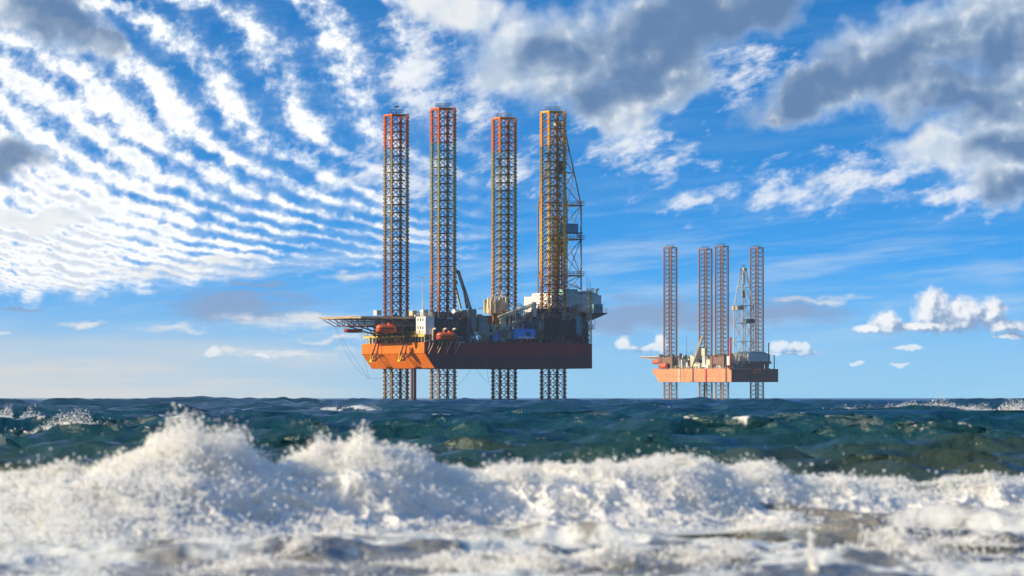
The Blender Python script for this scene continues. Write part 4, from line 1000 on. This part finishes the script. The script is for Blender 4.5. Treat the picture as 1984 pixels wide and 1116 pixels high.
# ================================================================ sea
rng = np.random.default_rng(7)
def hash3(ix, iy, iz):
    n = (ix.astype(np.int64)*374761393+iy.astype(np.int64)*668265263+iz.astype(np.int64)*2147483647) & 0xffffffff
    n = ((n ^ (n >> 13))*1274126177) & 0xffffffff
    return ((n ^ (n >> 16)) & 0xffff)/65535.0
def vnoise(x, y, z):
    ix, iy, iz = np.floor(x), np.floor(y), np.floor(z); fx, fy, fz = x-ix, y-iy, z-iz
    fx, fy, fz = (f*f*f*(f*(f*6-15)+10) for f in (fx, fy, fz)); r = 0
    for i in (0, 1):
        for j in (0, 1):
            for k in (0, 1):
                r = r+hash3(ix+i, iy+j, iz+k)*(fx if i else 1-fx)*(fy if j else 1-fy)*(fz if k else 1-fz)
    return r*2-1
def fbm(x, y, z, o=4, g=0.5, bil=False):
    r, a, t = 0, 1.0, 0.0
    for i in range(o):
        v = vnoise(x*2**i+17.3*i, y*2**i+5.1*i, z*2**i+9.7*i)
        r = r+a*(1-2*np.abs(v) if bil else v); t += a; a *= g
    return r/t
def sm(a, b, x):
    t = np.clip((x-a)/(b-a), 0, 1); return t*t*(3-2*t)
def interp(xs, ys, x): return np.interp(x, xs, ys)

# rows by distance, columns by bearing
dist = [9.0]
while dist[-1] < 4400:
    d = dist[-1]; dist.append(d+max(0.10, 0.0032*(d-30) if d < 300 else 0.006*d-0.936) if d > 29 else d+0.3)
dist = np.array(dist)
th = np.radians(np.concatenate([np.linspace(-60, -20, 10)[:-1], np.linspace(-20, -7.6, 50)[:-1], np.linspace(-7.6, 7.6, 500), np.linspace(7.6, 20, 50)[1:], np.linspace(20, 60, 10)[1:]]))
D, TH = np.meshgrid(dist, th, indexing='ij')
X0, Y0 = D*np.tan(TH), D.copy()
dcol = D*np.gradient(th)[None, :]; drow = np.gradient(dist)[:, None]+0*D
DX = np.zeros_like(D); DY = np.zeros_like(D); DZ = np.zeros_like(D); JA = np.zeros_like(D)
inn = sm(30, 52, D); off_l = (sm(55, 160, D)*0.7+0.3*sm(200, 420, D)+0.2)*inn+0.05*(1-inn); off_s = (0.85+0.15*sm(52, 100, D))*inn+0.10*(1-inn)   # swell grows away from the beach
NW = 58
for i in range(NW):
    lam = 0.7*(38/0.7)**(i/(NW-1)); lam *= rng.uniform(0.9, 1.1); k = 2*math.pi/lam
    ang = math.radians(-90)+rng.normal(0, 0.95 if lam < 4 else (0.65 if lam < 9 else 0.42)); kx, ky = k*math.cos(ang), k*math.sin(ang)
    A = 0.0175*lam*rng.uniform(0.6, 1.4)*(1.25 if lam < 4 else (4/lam)**0.5*1.15)
    if lam > 12: A *= (12/lam)**1.3
    # leave out what the grid cannot carry
    fade = np.clip((lam*abs(1/ max(abs(math.sin(ang)), .25))/(drow*2.6))-0.6, 0, 1)*np.clip(lam*abs(1/max(abs(math.cos(ang)), .25))/(dcol*2.6)-.6, 0, 1)
    p = kx*X0+ky*Y0+rng.uniform(0, 6.28)
    am = A*fade*(off_l if lam > 5 else off_s)
    DZ += am*np.cos(p); q = 0.9
    DX -= q*am*math.cos(ang)*np.sin(p); DY -= q*am*math.sin(ang)*np.sin(p); JA += am*k*np.cos(p)
# gusty groups so that the sea is not even
grp = 0.80+0.45*fbm(X0/90, Y0/60, X0*0+3, 3)
DZ *= grp; DX *= grp; DY *= grp
lim = 0.80+0.62*sm(190, 420, D); DZ = np.where(DZ > lim*0.6, lim*0.6+lim*0.4*np.tanh((DZ-lim*0.6)/(lim*0.4)), DZ)
# ---- line of the shore break, from its look in the photograph: photo column -> distance of its foot, height of its crest
bx_px = np.array([-700, -300, 0, 100, 170, 250, 330, 450, 520, 600, 680, 780, 850, 900, 1000, 1080, 1150, 1260, 1330, 1400, 1480, 1560, 1700, 1800, 1900, 1984, 2300, 2700], float)
b_top = np.array([900, 905, 908, 905, 884, 858, 846, 852, 872, 868, 858, 866, 896, 905, 892, 896, 892, 880, 880, 894, 896, 912, 922, 924, 914, 920, 915, 920], float)
b_d = interp([-700, 0, 250, 500, 900, 1400, 1984, 2700], [40.3, 40.3, 40.8, 41.5, 42.8, 44.5, 46.5, 48], bx_px)
def foot(px): return interp(bx_px, b_d, px)
def crest(px): return CAM_H-(interp(bx_px, b_top, px)-HY)/F_PX*(foot(px)+1.7)
PXG = CX+F_PX*X0/np.maximum(Y0, 1)
FD = foot(PXG); rel = Y0-FD
# the back of the breaker, and two green swells rising behind it
CR = np.maximum(crest(PXG)-0.18, 0.1)
DZ += (CR-0.16)*np.exp(-((rel-2.4)/1.5)**2)*sm(0.6, 2.2, rel)
DZ += 0.34*np.exp(-((Y0-78-5*np.sin(X0*0.25+1.0))/3.2)**2)*(0.5+0.5*fbm(X0/7, Y0/40, X0*0+8, 2))
lump = sm(0.0, -3.0, rel)*sm(14, 22, Y0)
DZ += lump*(0.045*fbm(X0/0.55, Y0/1.3, X0*0, 4, bil=True)+0.05*fbm(X0/2.2, Y0/2.2, X0*0+4, 2)+0.025*fbm(X0/.2, Y0/.4, X0*0+2, 3))
# low line of a spent wave in the wash
wl = 36.2+0.9*np.sin(X0*0.9+0.6)+0.8*fbm(X0/1.3, X0*0, X0*0+2, 3)
DZ += lump*0.15*sm(-0.1, 0.5, fbm(X0/2.4, X0*0+1.5, X0*0, 2)+0.25)*np.exp(-((Y0-wl)/0.45)**2)
# foam cover: whitecaps offshore where crests pinch, streaks, and the white wash inside the break
pat = fbm(X0/1.7, Y0/4.5, X0*0, 4); pat2 = fbm(X0/0.33, Y0/0.9, X0*0+6, 4, 0.6)
capn = fbm(X0/16, Y0/26, X0*0+1, 3)
foam = 0.66*sm(1.05, 1.6, JA*grp+0.8*capn-0.05)*sm(60, 120, D)*sm(-0.4, 0.45, pat*.6+pat2)
foam = np.maximum(foam, 0.30*sm(0.30, 0.6, fbm(X0/3.2+Y0*.02, Y0/11, X0*0+5, 4))*sm(200, 60, D)*sm(52, 60, D)*sm(-.2, .4, pat2))
wash = sm(2.2, -0.4, rel)
hole = fbm(X0/1.1, Y0/2.6, X0*0+11, 4)
foam = np.maximum(foam, wash*(0.10+0.50*sm(-0.35, 0.50, hole+0.45*pat2)))
foam = np.maximum(foam, 0.60*sm(460, 200, PXG)*sm(-12, -6, rel)*sm(1, -1, rel))
foam = np.maximum(foam, sm(2.0, 0.8, np.abs(rel-1.5))*0.9*sm(-.5, .2, pat2+.3))
spots = [(15, 838, 140, 2.6, 0.75), (128, 846, 128, 1.8, 0.6), (1835, 812, 190, 3.6, 0.75), (1960, 819, 170, 3.4, 0.75), (1255, 781, 330, 6.0, 0.5), (700, 800, 230, 5.0, 0.4), (900, 838, 120, 3.0, 0.35), (1640, 789, 260, 4, .5), (180, 776, 420, 10, .4)]
for (px, py, d0, w, am) in spots:
    xc = (px-CX)/F_PX*d0; e = np.exp(-((X0-xc)/(w*.7))**2-((Y0-d0-0.3*np.sin(X0*1.3))/(w*0.30))**2)
    DZ += am*e*0.9-0.25*e*DZ; foam = np.maximum(foam, 0.80*sm(0.35, 0.95, e)*sm(-0.4, 0.5, pat2+.5*pat+.5*e))
co = np.stack([X0+DX, Y0+DY, DZ], -1).reshape(-1, 3).astype(np.float32)
nr, nc = D.shape
def grid_mesh(name, co, nr, nc, m, flip=False):
    me = bpy.data.meshes.new(name); me.vertices.add(nr*nc); me.vertices.foreach_set('co', co.ravel())
    i = np.arange(nr*nc).reshape(nr, nc); q = np.stack([i[:-1, :-1], i[:-1, 1:], i[1:, 1:], i[1:, :-1]], -1).reshape(-1, 4)
    if flip: q = q[:, ::-1]
    n = len(q); me.loops.add(n*4); me.polygons.add(n)
    me.loops.foreach_set('vertex_index', q.ravel().astype(np.int32)); me.polygons.foreach_set('loop_start', np.arange(n, dtype=np.int32)*4)
    me.update(calc_edges=True); me.validate(); me.shade_smooth(); me.materials.append(m)
    return me
def fattr(me, name, v):
    a = me.attributes.new(name, 'FLOAT', 'POINT'); a.data.foreach_set('value', np.ascontiguousarray(v, dtype=np.float32).ravel())

def nodes_of(name):
    m = bpy.data.materials.new(name); m.use_nodes = True; nt = m.node_tree; nt.nodes.clear(); return m, nt
def N(nt, t, **k):
    n = nt.nodes.new(t)
    for a, b in k.items(): setattr(n, a, b)
    return n
def foam_shader(nt, color=(0.86, 0.86, 0.84), tr=0.3):
    d = N(nt, 'ShaderNodeBsdfDiffuse'); d.inputs[0].default_value = (*color, 1); t = N(nt, 'ShaderNodeBsdfTranslucent'); t.inputs[0].default_value = (color[0], color[1]*0.96, color[2]*0.86, 1)
    mx = N(nt, 'ShaderNodeMixShader'); mx.inputs[0].default_value = tr; nt.links.new(d.outputs[0], mx.inputs[1]); nt.links.new(t.outputs[0], mx.inputs[2])
    return mx, d
m_sea, nt = nodes_of('sea_water')
g = N(nt, 'ShaderNodeNewGeometry'); sp = N(nt, 'ShaderNodeSeparateXYZ'); nt.links.new(g.outputs['Position'], sp.inputs[0])
pn = N(nt, 'ShaderNodeTexNoise'); pn.inputs['Scale'].default_value = 0.05; pn.inputs['Detail'].default_value = 3; nt.links.new(g.outputs['Position'], pn.inputs[0])
ad = N(nt, 'ShaderNodeMath', operation='MULTIPLY_ADD'); ad.inputs[1].default_value = 90.0; nt.links.new(pn.outputs[0], ad.inputs[0]); nt.links.new(sp.outputs[1], ad.inputs[2])
cr = N(nt, 'ShaderNodeMapRange'); cr.inputs[1].default_value = 92; cr.inputs[2].default_value = 185; nt.links.new(ad.outputs[0], cr.inputs[0])
rp = N(nt, 'ShaderNodeValToRGB'); e = rp.color_ramp.elements; e[0].color = (0.050, 0.055, 0.026, 1); e[1].color = (0.004, 0.046, 0.076, 1); x = e.new(0.45); x.color = (0.010, 0.050, 0.055, 1); nt.links.new(cr.outputs[0], rp.inputs[0])
pb = N(nt, 'ShaderNodeBsdfPrincipled'); pb.inputs['Roughness'].default_value = 0.16; pb.inputs['IOR'].default_value = 1.333; wa = N(nt, 'ShaderNodeAttribute', attribute_name='wash'); wm = N(nt, 'ShaderNodeMix', data_type='RGBA'); nt.links.new(wa.outputs['Fac'], wm.inputs[0]); nt.links.new(rp.outputs[0], wm.inputs[6]); wm.inputs[7].default_value = (0.27, 0.25, 0.21, 1)
nt.links.new(wm.outputs[2], pb.inputs['Base Color'])
mp = N(nt, 'ShaderNodeMapping'); mp.inputs['Scale'].default_value = (0.8, 1.3, 1); nt.links.new(g.outputs['Position'], mp.inputs[0])
b1 = N(nt, 'ShaderNodeTexNoise'); b1.inputs['Scale'].default_value = 1.4; b1.inputs['Detail'].default_value = 7; b1.inputs['Roughness'].default_value = 0.6; nt.links.new(mp.outputs[0], b1.inputs[0])
bu = N(nt, 'ShaderNodeBump'); bu.inputs['Strength'].default_value = 1.0; bu.inputs['Distance'].default_value = 0.22; nt.links.new(b1.outputs[0], bu.inputs['Height'])
nt.links.new(bu.outputs[0], pb.inputs['Normal'])
fs, fd = foam_shader(nt, (0.76, 0.76, 0.72), 0.12)
fa = N(nt, 'ShaderNodeAttribute', attribute_name='foam')
fn = N(nt, 'ShaderNodeTexNoise'); fn.inputs['Scale'].default_value = 3.6; fn.inputs['Detail'].default_value = 7; fn.inputs['Roughness'].default_value = 0.72; fn.inputs['Distortion'].default_value = 0.6; fm_ = N(nt, 'ShaderNodeMapping'); fm_.inputs['Scale'].default_value = (1, 0.45, 1); nt.links.new(g.outputs['Position'], fm_.inputs[0]); nt.links.new(fm_.outputs[0], fn.inputs[0])
f1 = N(nt, 'ShaderNodeMath', operation='ADD'); nt.links.new(fa.outputs['Fac'], f1.inputs[0]); nt.links.new(fn.outputs[0], f1.inputs[1])
f2 = N(nt, 'ShaderNodeMapRange', interpolation_type='SMOOTHSTEP'); f2.inputs[1].default_value = 0.84; f2.inputs[2].default_value = 1.16; nt.links.new(f1.outputs[0], f2.inputs[0])
ms_ = N(nt, 'ShaderNodeMixShader'); nt.links.new(f2.outputs[0], ms_.inputs[0]); nt.links.new(pb.outputs[0], ms_.inputs[1]); nt.links.new(fs.outputs[0], ms_.inputs[2])
o = N(nt, 'ShaderNodeOutputMaterial'); nt.links.new(ms_.outputs[0], o.inputs[0])
me = grid_mesh('sea', co, nr, nc, m_sea); fattr(me, 'foam', foam.reshape(-1)); fattr(me, 'wash', (sm(1.5, -1.0, rel)*(0.55+0.45*sm(-.4, .3, fbm(X0/1.8, Y0/4, X0*0+21, 3)))).reshape(-1))
sea = link('sea', me, None); tag(sea, 'rough blue green sea with whitecaps turning olive near the shore', 'sea', kind='structure')

m_sand = mat('wet_sand', (0.20, 0.15, 0.09), 0.8, 0.2, (0.12, 0.09, 0.06), 0.8)
nx_, ny_ = 80, 60; gx_, gy_ = np.meshgrid(np.linspace(-1, 1, nx_)**3*4000, 14-np.linspace(0, 1, ny_)**3*4000, indexing='ij')
gz_ = -0.25+0.05*np.maximum(10-gy_, 0)*np.exp(-np.maximum(10-gy_, 0)/60)+0.03*fbm(gx_/3, gy_/3, gx_*0, 3)-0.55*sm(-8, 14, gy_)
be = link('beach', grid_mesh('beach', np.stack([gx_, gy_, gz_], -1).reshape(-1, 3).astype(np.float32), nx_, ny_, m_sand, True), None); tag(be, 'wet sand beach sloping into the wash', 'beach', kind='structure')

# ---- the broken wave itself: a torn white wall with a rolled crest
m_foam, nt = nodes_of('white_water')
fs, fd = foam_shader(nt, (0.93, 0.93, 0.92), 0.34)
th_ = N(nt, 'ShaderNodeAttribute', attribute_name='thin'); g = N(nt, 'ShaderNodeNewGeometry')
n_ = N(nt, 'ShaderNodeTexNoise'); n_.inputs['Scale'].default_value = 3.0; n_.inputs['Detail'].default_value = 6; n_.inputs['Roughness'].default_value = 0.65; nt.links.new(g.outputs['Position'], n_.inputs[0])
f1 = N(nt, 'ShaderNodeMath', operation='ADD'); nt.links.new(th_.outputs['Fac'], f1.inputs[0]); nt.links.new(n_.outputs[0], f1.inputs[1])
f2 = N(nt, 'ShaderNodeMapRange', interpolation_type='SMOOTHSTEP'); f2.inputs[1].default_value = 0.58; f2.inputs[2].default_value = 1.10; nt.links.new(f1.outputs[0], f2.inputs[0])
w_ = N(nt, 'ShaderNodeBsdfPrincipled'); zr = N(nt, 'ShaderNodeSeparateXYZ'); nt.links.new(g.outputs['Position'], zr.inputs[0]); zc = N(nt, 'ShaderNodeMapRange'); zc.inputs[1].default_value = 0.30; zc.inputs[2].default_value = 0.62; nt.links.new(zr.outputs[2], zc.inputs[0])
cm = N(nt, 'ShaderNodeMix', data_type='RGBA'); cm.inputs[6].default_value = (0.26, 0.33, 0.36, 1); cm.inputs[7].default_value = (0.36, 0.31, 0.13, 1); nt.links.new(zc.outputs[0], cm.inputs[0]); nt.links.new(cm.outputs[2], w_.inputs['Base Color']); w_.inputs['Roughness'].default_value = 0.2; w_.inputs['IOR'].default_value = 1.333
mxs = N(nt, 'ShaderNodeMixShader'); nt.links.new(f2.outputs[0], mxs.inputs[0]); nt.links.new(fs.outputs[0], mxs.inputs[1]); nt.links.new(w_.outputs[0], mxs.inputs[2])
o = N(nt, 'ShaderNodeOutputMaterial'); nt.links.new(mxs.outputs[0], o.inputs[0])
nbx, nbt = 1050, 170
pxs = np.linspace(-520, 2500, nbx); t = np.linspace(0, 1, nbt)
PX, TT = np.meshgrid(pxs, t, indexing='ij')
xm = (PX-CX)/F_PX*45
wob = 0.55*fbm(xm/1.7, xm*0, xm*0+3, 3)
Fd = foot(PX)+wob; Hc = np.maximum(crest(PX)-0.13, 0.15)*(1+0.10*fbm(xm/0.6, xm*0+7, xm*0, 3))
# profile: run-out, front, crest, back
ky = np.array([-1.6, -0.9, -0.35, 0.05, 0.35, 0.75, 1.15, 1.6, 2.1, 2.9]); kz = np.array([-0.03, 0.03, 0.14, 0.34, 0.58, 0.83, 0.97, 1.0, 0.86, 0.30]); kt = np.linspace(0, 1, 10)
py_ = np.interp(TT, kt, ky); pz_ = np.interp(TT, kt, kz)
Yb = Fd+py_; Zb = pz_*Hc; Xb = (PX-CX)/F_PX*(foot(PX)+0.8)
amp = sm(0.0, 0.25, TT)*sm(1.0, 0.75, TT)*(0.55+0.45*Hc)
P3 = (Xb, Yb*1.0, Zb*1.0)
big = fbm(Xb/0.75, Yb/0.75, Zb/0.75, 3, bil=True); mid = fbm(Xb/0.24, Yb/0.24, Zb/0.24+5, 3, bil=True); fin = fbm(Xb/0.07, Yb/0.07, Zb/0.07+9, 3)
disp = amp*(0.30*(big-0.05)+0.11*mid+0.035*fin)
nyv, nzv = -sm(1.0, 0.55, TT), 0.35+0.65*TT
Yb = Yb+nyv*disp; Zb = Zb+nzv*disp*0.6; Xb = Xb+amp*0.10*fbm(P3[0]/0.3, P3[1]/0.3, P3[2]/0.3+20, 3)
jag = sm(0.55, 0.72, TT)*sm(0.95, 0.8, TT)*np.maximum(fbm(P3[0]/0.16, P3[0]*0+2, P3[1]/0.5, 3, 0.6), 0)*0.16*Hc
Zb = Zb+jag
cb_ = np.stack([Xb, Yb, Zb], -1)
lip = np.exp(-((PX-60)/150)**2)+0.8*np.exp(-((PX-1870)/110)**2)+0.35*np.exp(-((PX-1330)/60)**2)+0.3*np.exp(-((PX-430)/60)**2)
thin = lip*sm(0.55, 0.66, TT)*1.0+0.55*fbm(P3[0]/.45, P3[1]/.6, P3[2]/.5+31, 4, 0.6)*sm(.75, .5, TT)-0.06
me = grid_mesh('breaking_wave', cb_.reshape(-1, 3).astype(np.float32), nbx, nbt, m_foam, True); fattr(me, 'thin', thin.reshape(-1))
bw_ = link('breaking_wave', me, None); tag(bw_, 'white breaking wave with torn foaming crest in front of the sea', 'wave', kind='stuff')

# ---- spray: drops thrown up along the crest and off the face
m_drop, nt = nodes_of('spray_drops')
fs, fd = foam_shader(nt, (0.94, 0.94, 0.93), 0.45); o = N(nt, 'ShaderNodeOutputMaterial'); nt.links.new(fs.outputs[0], o.inputs[0])
pts, rad = [], []
def emit(P, r): pts.append(P); rad.append(r)
n = 120000         # fuzz on the wall
i = rng.integers(0, nbx, n); j = (rng.beta(1.6, 1.5, n)*0.80*(nbt-1)).astype(int)
P = cb_[i, j]; up = rng.exponential(0.045, n)
P = P+np.stack([rng.normal(0, .04, n), -up*rng.uniform(0.2, 1.2, n), up*rng.uniform(-0.2, 1.0, n)], -1)
keep = fbm(P[:, 0]/0.22, P[:, 1]/.22, P[:, 2]/.22, 3) > 0.02
emit(P[keep], (rng.lognormal(math.log(0.0036), 0.75, n))[keep])
# plumes: photo column, width, height in metres, share
pl = [(350, 110, 0.34, 1.6), (430, 60, 0.36, 1.1), (270, 60, 0.22, .8), (620, 60, 0.24, .8), (690, 50, 0.26, .8), (780, 50, 0.26, .9), (890, 50, 0.16, .5), (1010, 45, 0.30, .9), (1075, 40, 0.2, .5), (1160, 40, 0.2, .6),
      (1265, 50, 0.16, .6), (1330, 70, 0.14, .6), (1460, 50, 0.16, .6), (1580, 40, 0.14, .4), (1700, 120, 0.10, .6), (1880, 90, 0.10, .5), (120, 80, 0.14, .5), (30, 80, .12, .4), (-200, 150, .2, .8), (2200, 150, .15, .6)]
for (c, w, hgt, sh) in pl:
    n = int(8500*sh); px = rng.normal(c, w*0.55, n); ii = np.clip(((px-pxs[0])/(pxs[-1]-pxs[0])*(nbx-1)).astype(int), 0, nbx-1)
    jj = (rng.uniform(0.55, 0.80, n)*(nbt-1)).astype(int); P = cb_[ii, jj].copy()
    fan = np.exp(-((px-c)/w)**2); jets = 0.35+1.3*np.clip(fbm(P[:, 0]/0.13, P[:, 0]*0, P[:, 0]*0+c, 3)+.35, 0, 1)
    u = rng.beta(0.7, 3.0, n)*hgt*0.75*(0.25+0.75*fan)*jets
    P[:, 2] += u; P[:, 0] += (px-c)/F_PX*45*u*0.9+rng.normal(0, 0.035, n)+u*0.25; P[:, 1] += rng.normal(0, .10, n)
    emit(P, rng.lognormal(math.log(0.0031), 0.75, n)*(1+0.8*(u/hgt > 0.9)))
n = 70             # single large drops further off the crest
ii = rng.integers(100, nbx-100, n); P = cb_[ii, int(.7*nbt)].copy(); P[:, 2] += np.abs(rng.normal(0, .17, n)); P[:, 1] += rng.normal(0, .5, n); P[:, 0] += rng.normal(0, .1, n)
emit(P, rng.uniform(0.003, 0.007, n))
n = 40000          # drops over the left, nearer part of the break
px = rng.normal(110, 190, n); ii = np.clip(((px-pxs[0])/(pxs[-1]-pxs[0])*(nbx-1)).astype(int), 0, nbx-1); P = cb_[ii, (rng.uniform(.05, .6, n)*(nbt-1)).astype(int)].copy(); u = rng.exponential(.16, n); P[:, 2] = P[:, 2]*np.exp(-u*1.2)+u*.22; P[:, 1] -= u*5.0
k_ = fbm(P[:, 0]/.25, P[:, 1]/.25, P[:, 2]/.25+3, 3) > 0.0
emit(P[k_], rng.lognormal(math.log(.0045), .75, n)[k_])
# splashes standing in the wash: photo column, foot row, half width m, height m, count
for (c, row, w, hgt, n) in ((1572, 1114, 0.016, 0.46, 520), (1735, 1085, 0.16, 0.34, 3600), (1800, 1100, .14, .2, 1500), (1690, 1095, .20, .16, 3500), (1160, 1100, .22, .16, 3500), (1030, 1108, .25, .16, 3500), (570, 1085, .12, .22, 3000), (620, 1060, .10, .16, 1500), (770, 1035, .25, .14, 3000),
                            (360, 1075, .16, .10, 1800), (900, 1105, .3, .12, 3200), (1350, 1095, .25, .15, 3200), (1420, 1075, .12, .12, 1200), (470, 1105, .25, .1, 2500), (1500, 1030, .3, .09, 2500), (1900, 1060, .25, .08, 1800)):
    d0 = CAM_H*F_PX/(row-HY); x0 = (c-CX)/F_PX*d0
    u = rng.beta(0.7, 1.9, n); a = rng.normal(0, 1, n)
    P = np.stack([x0+w*a*(0.35+0.65*u)+w*0.5*np.sin(u*5+c), d0+rng.normal(0, .18, n), 0.02+hgt*u*np.exp(-(a*0.55)**2)*(1+.4*vnoise(a*3+c, u*0, u*0))], -1)
    emit(P, rng.lognormal(math.log(.0050), .7, n))
n = 30000          # froth lying on the wash
a_ = rng.uniform(29.5, 45.5, n); px = rng.uniform(-300, 2300, n); xx = (px-CX)/F_PX*a_
k_ = (fbm(xx/.5, a_/1.4, xx*0+44, 4) > 0.10) & (a_ < foot(px)-0.2); xx, a_ = xx[k_], a_[k_]; ri = np.clip(np.searchsorted(dist, a_), 0, len(dist)-1); ci_ = np.clip(np.searchsorted(th, np.arctan(xx/a_)), 0, len(th)-1)
P = np.stack([xx, a_, DZ[ri, ci_]+rng.exponential(.012, len(xx))], -1); emit(P, np.minimum(rng.lognormal(math.log(.005), .7, len(xx)), .014))
for i_ in range(len(rad)): rad[i_] = np.minimum(rad[i_], 0.0135)
# whitecaps further out throw a little spray too: photo column, foot row, half width px, height px
for (px, py, d0, w, am), n in zip(spots, (12000, 6000, 12000, 11000, 1500, 1500, 2000, 1200, 800)):
    a = rng.normal(0, 0.45*w, n); xx = (px-CX)/F_PX*d0+a; yy = d0-0.10*w+rng.normal(0, .10*w, n)
    ri = np.clip(np.searchsorted(dist, yy), 0, len(dist)-1); ci_ = np.clip(np.searchsorted(th, np.arctan(xx/yy)), 0, len(th)-1)
    u = rng.beta(0.7, 2.4, n)*am*0.55*np.exp(-(a/w)**2)*(0.4+1.2*np.clip(vnoise(xx*3.1, xx*0+px, xx*0)+.4, 0, 1))
    emit(np.stack([xx+u*.4, yy, DZ[ri, ci_]+u-0.02], -1), rng.lognormal(math.log(.0052), .55, n))
P = np.concatenate(pts).astype(np.float32); r_ = np.minimum(np.concatenate(rad), 0.035).astype(np.float32)
me = bpy.data.meshes.new('sea_spray'); me.vertices.add(len(P)); me.vertices.foreach_set('co', P.ravel()); fattr(me, 'rad', r_); me.materials.append(m_drop)
spray = link('sea_spray', me, None); tag(spray, 'white spray drops flung up from the breaking wave', 'spray', kind='stuff')
ng = bpy.data.node_groups.new('drops', 'GeometryNodeTree')
ng.interface.new_socket('Geometry', in_out='INPUT', socket_type='NodeSocketGeometry'); ng.interface.new_socket('Geometry', in_out='OUTPUT', socket_type='NodeSocketGeometry')
gi_, go_ = ng.nodes.new('NodeGroupInput'), ng.nodes.new('NodeGroupOutput'); mp_ = ng.nodes.new('GeometryNodeMeshToPoints'); at = ng.nodes.new('GeometryNodeInputNamedAttribute'); at.data_type = 'FLOAT'; at.inputs[0].default_value = 'rad'
sm_ = ng.nodes.new('GeometryNodeSetMaterial'); sm_.inputs['Material'].default_value = m_drop
ng.links.new(gi_.outputs[0], mp_.inputs[0]); ng.links.new(at.outputs[0], mp_.inputs['Radius']); ng.links.new(mp_.outputs[0], sm_.inputs[0]); ng.links.new(sm_.outputs[0], go_.inputs[0])
md = spray.modifiers.new('drops', 'NODES'); md.node_group = ng

# ---------------------------------------------------------------- haze: pale sea air round camera, water and rigs
HZ = 0.45e-4
hz_ = MB().box(-8400, 8400, -60, 4600, -6, 90); 
m_h, nt = nodes_of('sea_air'); pv = N(nt, 'ShaderNodeVolumePrincipled'); pv.inputs['Color'].default_value = (0.84, 0.92, 1.0, 1); pv.inputs['Density'].default_value = HZ; pv.inputs['Anisotropy'].default_value = 0.2
o = N(nt, 'ShaderNodeOutputMaterial'); nt.links.new(pv.outputs[0], o.inputs['Volume'])
ho = hz_.build('haze', m_h, None); tag(ho, 'pale blue sea haze lying over the water', 'haze', kind='stuff')
